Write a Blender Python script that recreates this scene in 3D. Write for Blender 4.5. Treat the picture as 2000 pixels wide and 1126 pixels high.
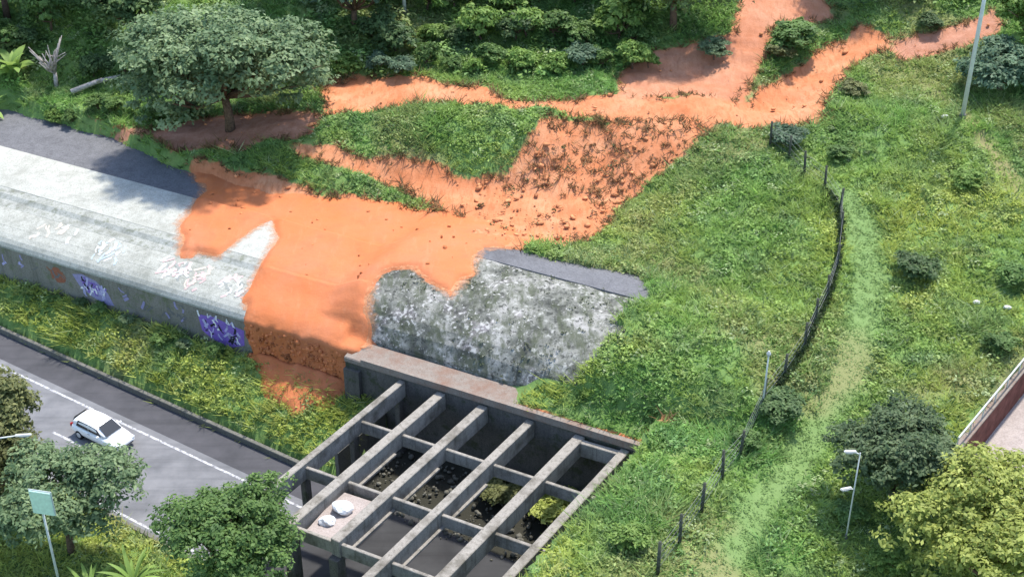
import bpy, bmesh, math, random
import numpy as np
from mathutils import Vector, Matrix
R = math.radians
random.seed(7)
for o in list(bpy.data.objects): bpy.data.objects.remove(o)
scene = bpy.context.scene
COL = scene.collection

# ------------------------------------------------------------------ camera
cam_data = bpy.data.cameras.new('camera')
cam = bpy.data.objects.new('camera', cam_data); COL.objects.link(cam)
cam.location = (0, 0, 54.5)
cam.rotation_euler = (R(58), 0, 0)
cam_data.lens = 48.96; cam_data.sensor_width = 36
cam_data.clip_start = 0.5; cam_data.clip_end = 3000
scene.camera = cam
# ------------------------------------------------------------------ sky, sun
SUN_AZ, SUN_EL = R(30), R(66)          # to the right of straight ahead
world = bpy.data.worlds.new('World'); scene.world = world; world.use_nodes = True
nt = world.node_tree
sky = nt.nodes.new('ShaderNodeTexSky'); sky.sky_type = 'NISHITA'; sky.sun_disc = False
sky.sun_elevation = SUN_EL; sky.sun_rotation = SUN_AZ
nt.links.new(sky.outputs[0], nt.nodes['Background'].inputs[0])
nt.nodes['Background'].inputs[1].default_value = 0.15
sd = bpy.data.lights.new('sun', 'SUN'); sd.energy = 2.6; sd.angle = R(3); sd.color = (1, .95, .86)
sun = bpy.data.objects.new('sun', sd); COL.objects.link(sun)
sv = Vector((math.sin(SUN_AZ)*math.cos(SUN_EL), math.cos(SUN_AZ)*math.cos(SUN_EL), math.sin(SUN_EL)))
sun.rotation_euler = (-sv).to_track_quat('-Z', 'Y').to_euler()
sun.location = (40, 60, 90)
scene.cycles.max_bounces = 6; scene.cycles.diffuse_bounces = 3; scene.cycles.glossy_bounces = 2
vs = scene.view_settings
vs.view_transform = 'Standard'; vs.look = 'None'; vs.exposure = 1.4; vs.gamma = 1; vs.use_curve_mapping = False
# ------------------------------------------------------------------ site plan
# u runs along the road (to the right and towards the viewer), n across it (away).
# s, w run along and across the tunnel, whose axis is about six degrees off the road's.
A_ROAD = math.radians(33)
UX, UY = math.cos(A_ROAD), -math.sin(A_ROAD)
NX, NY = math.sin(A_ROAD), math.cos(A_ROAD)
S_U, S_N = -76.0, 51.3
_l = math.hypot(49.0, 5.1); DS_U, DS_N = 49.0/_l, 5.1/_l
def un_xy(u, n): return u*UX + n*NX, u*UY + n*NY
def xy_un(x, y): return x*UX + y*UY, x*NX + y*NY
def un_sw(u, n): a = u-S_U; b = n-S_N; return a*DS_U + b*DS_N, -a*DS_N + b*DS_U
def sw_un(s, w): return S_U + s*DS_U - w*DS_N, S_N + s*DS_N + w*DS_U
def sw_xy(s, w): return un_xy(*sw_un(s, w))
def xy_sw(x, y): return un_sw(*xy_un(x, y))
rng = np.random.default_rng(11)
LAT = rng.random((256, 256))
def vnoise(x, y):
    x = np.asarray(x, float); y = np.asarray(y, float)
    ix = np.floor(x).astype(int); iy = np.floor(y).astype(int)
    fx = x-ix; fy = y-iy; fx = fx*fx*(3-2*fx); fy = fy*fy*(3-2*fy)
    a = LAT[ix & 255, iy & 255]; b = LAT[(ix+1) & 255, iy & 255]
    c = LAT[ix & 255, (iy+1) & 255]; d = LAT[(ix+1) & 255, (iy+1) & 255]
    return (a*(1-fx)+b*fx)*(1-fy) + (c*(1-fx)+d*fx)*fy
def fbm(x, y, o=4):
    t = 0; a = .5; f = 1
    for i in range(o):
        t = t + a*vnoise(np.asarray(x)*f+17.3*i, np.asarray(y)*f+9.1*i); a *= .5; f *= 2.03
    return t/(1-.5**o)
def sstep(a, b, x):
    t = np.clip((np.asarray(x, float)-a)/(b-a), 0, 1); return t*t*(3-2*t)
FLAT_W = [-.05, .12, .35, .7, 1.2, 2.745, 3.4, 3.75, 4.35, 8.7, 8.8, 15.6]
FLAT_Z = [5.35, 5.6, 5.82, 6.0, 6.18, 6.58, 6.72, 6.94, 7.06, 7.45, 7.26, 7.2]
ARCH_W = [-.5, .9, 1.1, 1.6, 2.2, 3, 4, 5, 6.5, 8, 9, 10, 11.5, 13, 15.6]
ARCH_Z = [5.5, 5.62, 5.95, 6.75, 7.32, 7.78, 8.12, 8.36, 8.54, 8.60, 8.57, 8.48, 8.24, 7.85, 7.1]
def roof_z(u, w):
    b = sstep(-51.4, -48.3, u)
    return np.interp(w, FLAT_W, FLAT_Z)*(1-b) + np.interp(w, ARCH_W, ARCH_Z)*b
def terrain_z(x, y):
    x = np.asarray(x, float); y = np.asarray(y, float)
    u, n = xy_un(x, y); s, w = un_sw(u, n)
    nz = fbm(x*.16, y*.16, 4)-.5; fine = fbm(x*.9+50, y*.9, 3)-.5
    # ground behind the tunnel: a terrace and then the wooded bank
    zb = 7.42 + .03*np.clip(w-13, -4, 60)
    zb = zb + 2.8*sstep(86.5, 95, y + 3.0*nz)*(.35+.65*sstep(-26, -12, x))
    zb = zb + 5.0*sstep(101, 117, y + 4*nz)*(1-.35*sstep(8, 20, x)) + .06*np.clip(y-112, 0, 200)
    zh = 5.5 + .115*(np.clip(y, 30, 120)-50) + .02*np.clip(x-20, 0, 60)
    zh = zh + 4.0*sstep(101, 120, y)
    k = sstep(5, 17, x)
    z = zb*(1-k) + zh*k + 1.3*nz*sstep(14, 22, w) + .25*fine*sstep(12, 16, w)
    # gully carved by the slide
    gx = np.interp(y, [94, 100, 106, 112, 125], [19, 21.5, 26, 25, 21])
    z = z - 1.0*np.exp(-((x-gx)/3.0)**2)*sstep(93, 98, y)
    # tunnel top still covered with soil, right of the bare vault
    edge = -33.7 + 2.2*(fbm(w*.35+3, u*.2, 3)-.5)*2
    cov = np.interp(w, ARCH_W, ARCH_Z) + .32 + .5*nz
    kk = sstep(-31, -18, u)
    z = np.where((w > .5) & (u > -46.5), np.maximum(z, cov*(1-kk)+z*kk), z)
    z = np.where((w > .5) & (w <= 13.2) & (u > -48), np.where(u > -46, cov*(1-kk)+z*kk, z), z)
    # bare roof: the ground dips below the concrete
    wr = np.interp(u, [-110, -92, -79, -69, -60, -50, -45, -40, -34], [15.6, 15.2, 14.4, 12.2, 11.6, 11.4, 11.4, 11.7, 12.4])
    wr = wr + 1.2*(fbm(s*.4, w*.4, 3)-.5)
    bare = sstep(.0, -.9, w-wr)*(w > -.2)*sstep(1.0, -.2, u-edge)
    z = z - bare*np.where(w > 10, 1.5, 7.2)
    # in front of the wall
    nw = S_N + (u-S_U)*DS_N/DS_U
    tb = np.clip((n-48.9)/np.maximum(nw-48.9, .5), 0, 1)
    zf = .5 + 2.5*tb + .35*fine + .5*nz*tb
    zf = np.where(n < 49.25, -.12, zf)
    near = .15 + .03*np.clip(39.2-n, 0, 40) + .4*nz*sstep(39, 36, n)
    zf = np.where(n < 39.2, near, zf)
    pit = np.where(n < 38.6, 2.2+.3*nz, -.12 + .15*fine)
    zf = np.where(u > -44.3, pit, zf)
    zr = z - .8*sstep(2.5, 0, u+27)*sstep(-.5, -3, w) + .9*nz
    zf = np.where(u > -27.1, np.where(w < 0, zr, z), zf)
    z = np.where(w <= -.15, zf, z)
    pr = (u > -44.6) & (u < -27.0)
    z = np.where(pr & (w > -.9) & (w < 1.05), np.where(w < -.02, -.12, 5.15), z)
    z = z + .12*fine
    # sunken yard at the right
    ya = (x-25.3)*.618+(y-61.2)*.786; ye = (x-25.3)*.786-(y-61.2)*.618
    z = np.where((ya > -3) & (ya < 16) & (ye > 0) & (ye < 14), 4.6, z)
    return z
# ------------------------------------------------------------------ helpers
def poly_sd(px, py, poly):
    """signed distance to a polygon, positive inside"""
    px = np.asarray(px, float); py = np.asarray(py, float)
    d = np.full(px.shape, 1e9); ins = np.zeros(px.shape, bool); m = len(poly)
    for i in range(m):
        x0, y0 = poly[i]; x1, y1 = poly[(i+1) % m]
        ex, ey = x1-x0, y1-y0
        t = np.clip(((px-x0)*ex+(py-y0)*ey)/(ex*ex+ey*ey+1e-9), 0, 1)
        d = np.minimum(d, np.hypot(px-x0-t*ex, py-y0-t*ey))
        c = ((y0 > py) != (y1 > py)) & (px < (x1-x0)*(py-y0)/((y1-y0) if y1 != y0 else 1e-9)+x0)
        ins ^= c
    return np.where(ins, d, -d)
def put(o, label=None, cat=None, group=None, kind=None):
    if label: o['label'] = label
    if cat: o['category'] = cat
    if group: o['group'] = group
    if kind: o['kind'] = kind
    return o
def empty(name, loc, rz=0):
    o = bpy.data.objects.new(name, None); COL.objects.link(o)
    o.location = loc; o.rotation_euler.z = rz; o.empty_display_size = .3
    return o
def link(name, me, mat=None, parent=None):
    o = bpy.data.objects.new(name, me); COL.objects.link(o)
    if mat is not None and not me.materials: me.materials.append(mat)
    if parent is not None:
        o.parent = parent
    return o
def np_mesh(name, V, F, smooth=False, col=None, attr=None):
    """V (n,3), F (m,k) arrays -> mesh"""
    V = np.asarray(V, np.float32); F = np.asarray(F, np.int32); k = F.shape[1]
    me = bpy.data.meshes.new(name)
    me.vertices.add(len(V)); me.vertices.foreach_set('co', V.ravel())
    me.loops.add(F.size); me.loops.foreach_set('vertex_index', F.ravel())
    me.polygons.add(len(F)); me.polygons.foreach_set('loop_start', np.arange(0, F.size, k, dtype=np.int32))
    if smooth: me.polygons.foreach_set('use_smooth', np.ones(len(F), bool))
    me.update(calc_edges=True)
    if col is not None:
        a = me.color_attributes.new('tone', 'FLOAT_COLOR', 'POINT')
        c = np.ones((len(V), 4), np.float32); c[:, :3] = col; a.data.foreach_set('color', c.ravel())
    for k_, v in (attr or {}).items():
        a = me.attributes.new(k_, 'FLOAT', 'POINT'); a.data.foreach_set('value', np.asarray(v, np.float32).ravel())
    return me
def py_mesh(name, V, F, smooth=False):
    me = bpy.data.meshes.new(name); me.from_pydata([tuple(v) for v in V], [], F)
    if smooth:
        for p in me.polygons: p.use_smooth = True
    me.update(); return me
def bev_mesh(name, V, F, bev=.03, seg=1, smooth=False):
    bm = bmesh.new(); vs_ = [bm.verts.new(v) for v in V]
    for f in F: bm.faces.new([vs_[i] for i in f])
    bmesh.ops.recalc_face_normals(bm, faces=bm.faces)
    if bev > 0: bmesh.ops.bevel(bm, geom=bm.edges[:], offset=bev, segments=seg, affect='EDGES', clamp_overlap=True)
    me = bpy.data.meshes.new(name); bm.to_mesh(me); bm.free()
    if smooth:
        for p in me.polygons: p.use_smooth = True
    return me
BOXF = [(0,1,2,3), (7,6,5,4), (0,4,5,1), (1,5,6,2), (2,6,7,3), (3,7,4,0)]
def box_pts(a, b, half, z0, z1):
    """8 corners of a bar in plan from a to b (xy), half width, between two heights"""
    a = Vector(a[:2]); b = Vector(b[:2]); d = (b-a).normalized(); p = Vector((-d.y, d.x))*half
    q = [a-p, b-p, b+p, a+p]
    return [(v.x, v.y, z0) for v in q] + [(v.x, v.y, z1) for v in q]
def bar(name, a, b, half, z0, z1, mat, parent=None, bev=.03):
    return link(name, bev_mesh(name, box_pts(a, b, half, z0, z1), BOXF, bev), mat, parent)
def cbox(c, d):
    x, y, z = c; a, b, e = d[0]/2, d[1]/2, d[2]/2
    return [(x-a,y-b,z-e),(x+a,y-b,z-e),(x+a,y+b,z-e),(x-a,y+b,z-e),(x-a,y-b,z+e),(x+a,y-b,z+e),(x+a,y+b,z+e),(x-a,y+b,z+e)]
def tube_data(pts, radii, n=7, off=0):
    V = []; F = []
    up = Vector((.13, .07, 1)).normalized()
    for i, p in enumerate(pts):
        p = Vector(p)
        t = (Vector(pts[min(i+1, len(pts)-1)])-Vector(pts[max(i-1, 0)])).normalized()
        a = t.cross(up)
        if a.length < .05: a = t.cross(Vector((1, 0, 0)))
        a.normalize(); b = t.cross(a)
        for k in range(n):
            g = 2*math.pi*k/n; V.append(p + (a*math.cos(g)+b*math.sin(g))*radii[i])
    for i in range(len(pts)-1):
        for k in range(n):
            F.append((off+i*n+k, off+i*n+(k+1) % n, off+(i+1)*n+(k+1) % n, off+(i+1)*n+k))
    F.append(tuple(off+k for k in range(n))[::-1]); F.append(tuple(off+(len(pts)-1)*n+k for k in range(n)))
    return V, F
def tubes(name, list_, mat, parent=None, n=7):
    V = []; F = []
    for pts, rad in list_:
        v, f = tube_data(pts, rad, n, len(V)); V += v; F += f
    return link(name, py_mesh(name, V, F, True), mat, parent)

# ------------------------------------------------------------------ materials
def new_mat(name, rough=.9, spec=.2):
    m = bpy.data.materials.new(name); m.use_nodes = True
    b = m.node_tree.nodes['Principled BSDF']
    b.inputs['Roughness'].default_value = rough; b.inputs['Specular IOR Level'].default_value = spec
    return m, m.node_tree, b
def nd(t, kind, **kw):
    n = t.nodes.new(kind)
    for k, v in kw.items():
        if k in n.inputs: n.inputs[k].default_value = v
        else: setattr(n, k, v)
    return n
def coords(t, scale=(1, 1, 1), kind='Object', rot=0):
    g = nd(t, 'ShaderNodeNewGeometry') if kind == 'Position' else nd(t, 'ShaderNodeTexCoord')
    m = nd(t, 'ShaderNodeMapping'); m.inputs['Scale'].default_value = scale; m.inputs['Rotation'].default_value[2] = rot
    t.links.new(g.outputs[kind], m.inputs[0]); return m.outputs[0]
def noise(t, vec, scale, detail=5, rough=.6):
    n = nd(t, 'ShaderNodeTexNoise', Scale=scale, Detail=detail, Roughness=rough)
    t.links.new(vec, n.inputs['Vector']); return n.outputs['Fac']
def ramp(t, fac, stops, interp='LINEAR'):
    r = nd(t, 'ShaderNodeValToRGB'); r.color_ramp.interpolation = interp
    e = r.color_ramp.elements
    while len(e) < len(stops): e.new(.5)
    for i, (p, c) in enumerate(stops):
        e[i].position = p; e[i].color = (c[0], c[1], c[2], 1) if len(c) == 3 else c
    t.links.new(fac, r.inputs[0]); return r.outputs[0]
def mixc(t, fac, a, b, mode='MIX'):
    m = nd(t, 'ShaderNodeMix', data_type='RGBA', blend_type=mode)
    for s, v in ((0, fac), (6, a), (7, b)):
        if hasattr(v, 'is_linked') or hasattr(v, 'links'): t.links.new(v, m.inputs[s])
        elif s == 0: m.inputs[s].default_value = v
        else: m.inputs[s].default_value = (v[0], v[1], v[2], 1)
    return m.outputs[2]
def nd_mul(t, a, b):
    m = nd(t, 'ShaderNodeMath', operation='MULTIPLY'); t.links.new(a, m.inputs[0]); t.links.new(b, m.inputs[1]); return m.outputs[0]
def bump(t, b, h, strength=.4, dist=.05):
    n = nd(t, 'ShaderNodeBump', Strength=strength, Distance=dist)
    t.links.new(h, n.inputs['Height']); t.links.new(n.outputs[0], b.inputs['Normal'])
def plain(name, c, rough=.8, spec=.2, var=.15, scale=3.0):
    m, t, b = new_mat(name, rough, spec)
    f = noise(t, coords(t), scale)
    lo = tuple(x*(1-var*1.6) for x in c); hi = tuple(min(1, x*(1+var*1.6)) for x in c)
    t.links.new(ramp(t, f, [(.3, lo), (.7, hi)]), b.inputs['Base Color'])
    return m
def concrete(name, c, dark, streak=.5, spots=.5, scale=1.0, moss=None):
    m, t, b = new_mat(name, .92, .15)
    v = coords(t, kind='Position')
    big = noise(t, v, .35*scale, 6, .65); mid = noise(t, v, 2.2*scale, 6, .7); fin = noise(t, v, 11*scale, 4, .7)
    base = ramp(t, mid, [(.3, tuple(x*.82 for x in c)), (.7, tuple(min(1, x*1.08) for x in c))])
    st = noise(t, coords(t, (2.2, 2.2, .25), 'Position'), 1.0*scale, 5, .7)
    base = mixc(t, ramp(t, st, [(.52, (0,)*3), (.72, (streak,)*3)]), base, dark)
    base = mixc(t, ramp(t, big, [(.48, (0,)*3), (.7, (spots,)*3)]), base, dark)
    if moss:
        base = mixc(t, ramp(t, noise(t, v, 1.1*scale, 6, .75), [(.52, (0,)*3), (.62, (.8,)*3)]), base, moss)
    base = mixc(t, ramp(t, fin, [(.35, (.45,)*3), (.55, (0,)*3)]), base, tuple(x*.6 for x in dark))
    t.links.new(base, b.inputs['Base Color']); bump(t, b, fin, .5, .03)
    return m
M = {}
M['roof_white'] = concrete('weathered_pale_concrete', (.42, .42, .375), (.23, .23, .195), .45, .6)
M['roof_low'] = concrete('stained_pale_concrete', (.40, .40, .355), (.16, .165, .135), .55, .7, 1.3)
M['roof_step'] = concrete('blackened_concrete', (.38, .385, .35), (.13, .135, .11), .6, .7, 2.2, (.15, .16, .11))
M['roof_rear'] = concrete('dark_grey_concrete', (.15, .15, .158), (.07, .07, .075), .4, .5, .8)
M['wall'] = concrete('grimy_wall_concrete', (.235, .22, .19), (.10, .10, .08), .8, .5, 1.0, (.13, .15, .08))
M['beam'] = concrete('grey_beam_concrete', (.30, .275, .24), (.09, .08, .062), .85, .9, 2.2)
M['kerb'] = concrete('kerb_concrete', (.16, .155, .135), (.06, .06, .05), .7, .6, 1.2)
M['darkwall'] = concrete('dark_wall_concrete', (.13, .12, .11), (.05, .05, .045), .7, .6, 1.0, (.05, .06, .03))  # darker concrete for the walls and columns around the beam grid
M['brownwall'] = plain('brown_render', (.14, .055, .045), .9, .1, .25, 1.5)
M['ledge'] = concrete('ledge_concrete', (.24, .21, .18), (.19, .085, .05), .35, .6, 1.6)
M['bark'] = plain('bark', (.11, .075, .05), .95, .1, .3, 6)
M['deadwood'] = plain('grey_dead_wood', (.36, .32, .29), .95, .1, .25, 6)
M['post'] = plain('fence_post_wood', (.06, .065, .05), .9, .1, .3, 8)
M['wire'] = plain('wire_steel', (.2, .2, .19), .6, .4, .1, 8)
M['pole'] = plain('galvanised_steel', (.50, .52, .50), .55, .4, .08, 4)
M['lamp_grey'] = plain('pale_grey_plastic', (.42, .43, .42), .6, .3, .06, 5)
M['white'] = plain('white_plastic', (.66, .66, .65), .6, .3, .06, 5)
M['stone'] = plain('pale_stone', (.5, .5, .45), .9, .1, .1, 5)
M['panel'] = plain('pale_green_panel', (.46, .62, .54), .5, .4, .08, 5)
M['pink'] = concrete('pinkish_paving', (.36, .31, .285), (.24, .19, .17), .3, .4, 1.0)

def mud_material():
    m, t, b = new_mat('orange_mud', .82, .22)
    v = coords(t, kind='Position')
    big = noise(t, v, .22, 5, .6); mid = noise(t, v, 1.5, 6, .7)
    flow = noise(t, coords(t, (1.7, .3, 1), 'Position', R(36)), 1.3, 6, .7); wet = noise(t, v, .55, 6, .72)
    c = ramp(t, big, [(.3, (.46, .135, .042)), (.5, (.465, .15, .058)), (.7, (.45, .16, .076))])
    c = mixc(t, ramp(t, flow, [(.55, (0,)*3), (.75, (.45,)*3)]), c, (.50, .22, .115))
    c = mixc(t, ramp(t, wet, [(.52, (0,)*3), (.68, (.55,)*3)]), c, (.40, .125, .055))
    c = mixc(t, ramp(t, mid, [(.30, (.45,)*3), (.42, (0,)*3)]), c, (.42, .13, .05))
    fine = noise(t, v, 6, 4, .8)
    c = mixc(t, ramp(t, fine, [(.26, (.3,)*3), (.36, (0,)*3)]), c, (.36, .11, .045))
    t.links.new(c, b.inputs['Base Color']); bump(t, b, mid, .6, .10)
    return m
M['mud'] = mud_material()
def terrain_material():
    m, t, b = new_mat('ground', .95, .1)
    v = coords(t, kind='Position')
    A = {}
    for k in ('mud', 'red', 'trail', 'dry', 'bare'):
        A[k] = nd(t, 'ShaderNodeAttribute', attribute_name=k).outputs['Fac']
    n1 = noise(t, v, .18, 5); n2 = noise(t, v, 1.6, 6, .7); n3 = noise(t, v, 7, 4, .7)
    g = ramp(t, n1, [(.3, (.11, .185, .060)), (.55, (.15, .24, .07)), (.75, (.22, .28, .09))])
    g = mixc(t, ramp(t, n2, [(.35, (.45,)*3), (.55, (0,)*3)]), g, (.075, .11, .035))
    g = mixc(t, A['trail'], g, ramp(t, n2, [(.3, (.125, .20, .065)), (.7, (.16, .235, .085))]))
    g = mixc(t, A['dry'], g, (.22, .19, .09))
    mu = ramp(t, noise(t, v, .3, 5), [(.3, (.42, .145, .062)), (.5, (.48, .195, .095)), (.75, (.50, .26, .145))])
    rill = noise(t, coords(t, (1.6, .5, 1), 'Position'), 1.7, 5, .75)
    mu = mixc(t, ramp(t, rill, [(.36, (.65,)*3), (.54, (0,)*3)]), mu, (.33, .115, .045))
    mu = mixc(t, A['red'], mu, ramp(t, n2, [(.3, (.29, .13, .08)), (.7, (.46, .25, .18))]))
    soft = nd(t, 'ShaderNodeMath', operation='MULTIPLY_ADD'); soft.inputs[1].default_value = 1.1; t.links.new(n2, soft.inputs[0])
    t.links.new(A['mud'], soft.inputs[2])
    fac = nd(t, 'ShaderNodeMapRange'); fac.inputs[1].default_value = .95; fac.inputs[2].default_value = 1.15
    t.links.new(soft.outputs[0], fac.inputs[0])
    c = mixc(t, fac.outputs[0], g, mu)
    c = mixc(t, A['bare'], c, (.035, .034, .026))  # bare ground under the beam grid, its colour darkened to stand for shade
    t.links.new(c, b.inputs['Base Color']); bump(t, b, n3, .6, .08)
    return m
M['terrain'] = terrain_material()
def asphalt(name, lo, hi):
    m, t, b = new_mat(name, .85, .25)
    v = coords(t, kind='Position')
    f = noise(t, v, .5, 5, .6); g = noise(t, v, 25, 3, .7)
    c = ramp(t, f, [(.3, lo), (.7, hi)])
    st = noise(t, coords(t, (.07, 1.6, 1), 'Position', R(33)), 1.0, 4, .6)
    c = mixc(t, ramp(t, st, [(.5, (0,)*3), (.75, (.5,)*3)]), c, tuple(x*.65 for x in lo))
    t.links.new(c, b.inputs['Base Color']); bump(t, b, g, .3, .01)
    return m
M['asphalt'] = asphalt('asphalt', (.105, .107, .114), (.185, .185, .192))
M['shoulder'] = asphalt('shade_painted_shoulder_asphalt', (.045, .045, .050), (.075, .073, .080))  # shoulder colour darkened to widen the low wall's shadow
def worn_paint():
    m, t, b = new_mat('worn_white_paint', .7, .3)
    f = noise(t, coords(t, kind='Position'), 4, 5, .7)
    t.links.new(ramp(t, f, [(.40, (.17, .17, .18)), (.56, (.46, .46, .47))]), b.inputs['Base Color'])
    return m
M['paint'] = worn_paint()
M['shaded'] = asphalt('painted_shade_asphalt', (.028, .028, .030), (.05, .05, .052))  # road under the grid painted near black; its shade is in the colour
def moss_vault():
    m, t, b = new_mat('mossy_vault_concrete', .95, .1)
    v = coords(t, kind='Position')
    n1 = noise(t, v, .45, 6, .7); n2 = noise(t, v, .55, 8, .68); n3 = noise(t, v, 1.9, 7, .7); n4 = noise(t, coords(t, (1.5, .45, 1), 'Position', R(38)), .9, 6, .7)
    c = ramp(t, n2, [(.36, (.055, .057, .05)), (.46, (.13, .132, .115)), (.54, (.20, .20, .175)), (.64, (.31, .30, .28))])
    c = mixc(t, ramp(t, n4, [(.47, (0,)*3), (.58, (.75,)*3)]), c, (.060, .070, .040))
    c = mixc(t, ramp(t, n3, [(.56, (0,)*3), (.66, (.75,)*3)]), c, (.42, .415, .385))
    c = mixc(t, ramp(t, n3, [(.34, (.85,)*3), (.44, (0,)*3)]), c, (.040, .042, .036))
    c = mixc(t, ramp(t, n1, [(.55, (0,)*3), (.66, (.45,)*3)]), c, (.26, .225, .25))
    n5 = noise(t, v, 4.6, 3, .5)
    c = mixc(t, ramp(t, nd_mul(t, n5, n4), [(.155, (.8,)*3), (.19, (0,)*3)]), c, (.045, .047, .040))
    c = mixc(t, ramp(t, nd_mul(t, n5, n1), [(.33, (0,)*3), (.37, (.8,)*3)]), c, (.42, .41, .385))
    t.links.new(c, b.inputs['Base Color']); bump(t, b, n3, .8, .08)
    return m
M['moss'] = moss_vault()
def leaf_material(name, trans=.35, rough=.6):
    m, t, b = new_mat(name, rough, .3)
    a = nd(t, 'ShaderNodeVertexColor', layer_name='tone')
    oi = nd(t, 'ShaderNodeObjectInfo')
    hs = nd(t, 'ShaderNodeHueSaturation')
    mr = nd(t, 'ShaderNodeMapRange'); mr.inputs[3].default_value = .85; mr.inputs[4].default_value = 1.15
    t.links.new(oi.outputs['Random'], mr.inputs[0]); t.links.new(mr.outputs[0], hs.inputs['Value'])
    t.links.new(a.outputs[0], hs.inputs['Color'])
    t.links.new(hs.outputs[0], b.inputs['Base Color'])
    tr = nd(t, 'ShaderNodeBsdfTranslucent'); mx = nd(t, 'ShaderNodeMixShader'); mx.inputs[0].default_value = trans
    t.links.new(hs.outputs[0], tr.inputs[0]); t.links.new(b.outputs[0], mx.inputs[1]); t.links.new(tr.outputs[0], mx.inputs[2])
    t.links.new(mx.outputs[0], t.nodes['Material Output'].inputs[0])
    return m
M['leaf'] = leaf_material('leaf', .42); M['grass'] = leaf_material('grass_blade', .48, .7)
# ------------------------------------------------------------------ terrain
MUD = dict(
 terrace=[(-14.9,101.3),(-12.1,102.1),(-6,100),(-1.6,98.9),(0,96.6),(8.6,98),(11.6,97.1),(17.6,97.9),(19.9,100.1),(22.7,102.6),(25.7,106),(28.3,107.3),(30.1,105.6),(30.3,103.7),(28,103.1),(26.4,101.2),(24,97.1),(22.1,93),(18.7,92.7),(14.3,93.1),(9.4,93.6),(3.1,95.2),(-1.9,95.7),(-7.7,96.5),(-11.5,95.8),(-13.4,94.9),(-14.6,97.4)],
 gully=[(19,116),(25.8,112),(26.5,108.4),(23.4,107.6),(21.1,106.2),(19.8,102.2),(17.1,97.5),(7.8,97.3),(8.6,101.5),(11,104.2),(15.5,104.5),(18.1,106)],
 topright=[(30.4,105.3),(36.2,106.1),(39,107.7),(39.4,105.5),(35.6,103.5),(30.3,102.8)],
 tufts=[(2.3,94.3),(9.5,93.9),(15,93.1),(12.9,90.4),(11,88.9),(8,86.9),(6.6,82.3),(3.4,81.1),(-1.8,83.6),(-4.3,86.5),(-3.7,89.4),(-.4,90.1)],
 stream=[(-16.7,92.2),(-13.5,91.8),(-11.2,91.1),(-6.7,90.5),(-3.7,89.6),(0,89.4),(7.2,86.3),(7,83),(3.4,79.9),(-2,79.2),(-3.5,84.5),(-6.6,87.4),(-9.6,89),(-13,90.1),(-16.1,91.1)],
 left=[(-32.2,98.7),(-27.3,96.5),(-23.1,99),(-19.8,98.4),(-13.8,95.1),(-15.1,93.1),(-19.6,92.6),(-25.6,93.4),(-28.5,95.8)],
 roofback=[(-24.3,92.5),(-21.3,91.1),(-14.7,88.4),(-8.7,86.6),(-3.6,84.8),(0,83.6),(.7,79),(-2.3,77),(-10.5,81),(-20,85),(-23.4,90)],
 rim=[(7.4,62.0),(8.3,61.7),(9.0,62.2),(8.2,62.7)])
TRAIL = [(21.8,85.6),(23.7,85.2),(24.5,80.6),(23.8,75.2),(22.3,70.2),(20.5,65.6),(17.5,60.7),(14.2,55.8),(11,50.3),(6,42),(3.4,42),(8.4,49.5),(11.3,54.5),(14.8,59.9),(17.5,64.1),(19.6,69),(21.2,74.1),(22.1,79.7)]
GTRAIL = [(30.3,100.8),(32.6,99),(33.6,93.6),(34.9,90),(35.8,86.7),(34.4,82.1),(34,85.8),(33.2,90.8),(32.7,96.1)]
def masks(x, y):
    wob = 1.6*(fbm(x*.45+7, y*.45, 4)-.5); wx = 1.6*(fbm(x*.45, y*.45+31, 4)-.5)
    X = x+wx; Y = y+wob
    mud = np.zeros(np.shape(x)); red = np.zeros(np.shape(x))
    for k, p in MUD.items():
        d = sstep(-.7, .7, poly_sd(X, Y, p))
        if k == 'tufts': d = d*.78
        if k in ('left', 'topright'): red = np.maximum(red, d*.8)  # reddish earth top right; on the left the tree's shade mixed into colour
        if k == 'gully': red = np.maximum(red, d*.4)
        mud = np.maximum(mud, d)
    tr = sstep(-.6, .6, poly_sd(X*.5+x*.5, Y*.5+y*.5, TRAIL))
    gt = sstep(-.8, .6, poly_sd(X, Y, GTRAIL))
    return mud, red, tr, gt
def axis_steps(a, b, step, far):
    c = np.arange(a, b+.01, step); out = []; d = step; v = b
    while v < far: d *= 1.25; v += d; out.append(v)
    lo = []; d = step; v = a
    while v > -far: d *= 1.25; v -= d; lo.append(v)
    return np.array(lo[::-1] + list(c) + out)
gx_ = axis_steps(-62, 62, .4, 700); gy_ = axis_steps(36, 126, .4, 900)
GX, GY = np.meshgrid(gx_, gy_)
GZ = terrain_z(GX, GY)
nx_, ny_ = len(gx_), len(gy_)
idx = np.arange(nx_*ny_).reshape(ny_, nx_)
Fq = np.stack([idx[:-1, :-1], idx[:-1, 1:], idx[1:, 1:], idx[1:, :-1]], -1).reshape(-1, 4)
mud_, red_, tr_, gt_ = masks(GX, GY)
GZ = GZ + mud_*(.35*(fbm(GX*.8, GY*1.6, 4)-.5) - .12) - .05*tr_
u_, n_ = xy_un(GX, GY); s_, w_ = un_sw(u_, n_)
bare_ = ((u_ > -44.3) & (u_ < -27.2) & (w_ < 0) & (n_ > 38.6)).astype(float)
dry_ = np.maximum(gt_*.85, .6*sstep(.58, .7, fbm(GX*.12+90, GY*.12, 4)))
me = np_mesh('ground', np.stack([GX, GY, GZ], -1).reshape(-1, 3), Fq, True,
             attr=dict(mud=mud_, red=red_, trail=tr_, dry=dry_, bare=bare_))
put(link('ground', me, M['terrain']), kind='structure')

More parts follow.
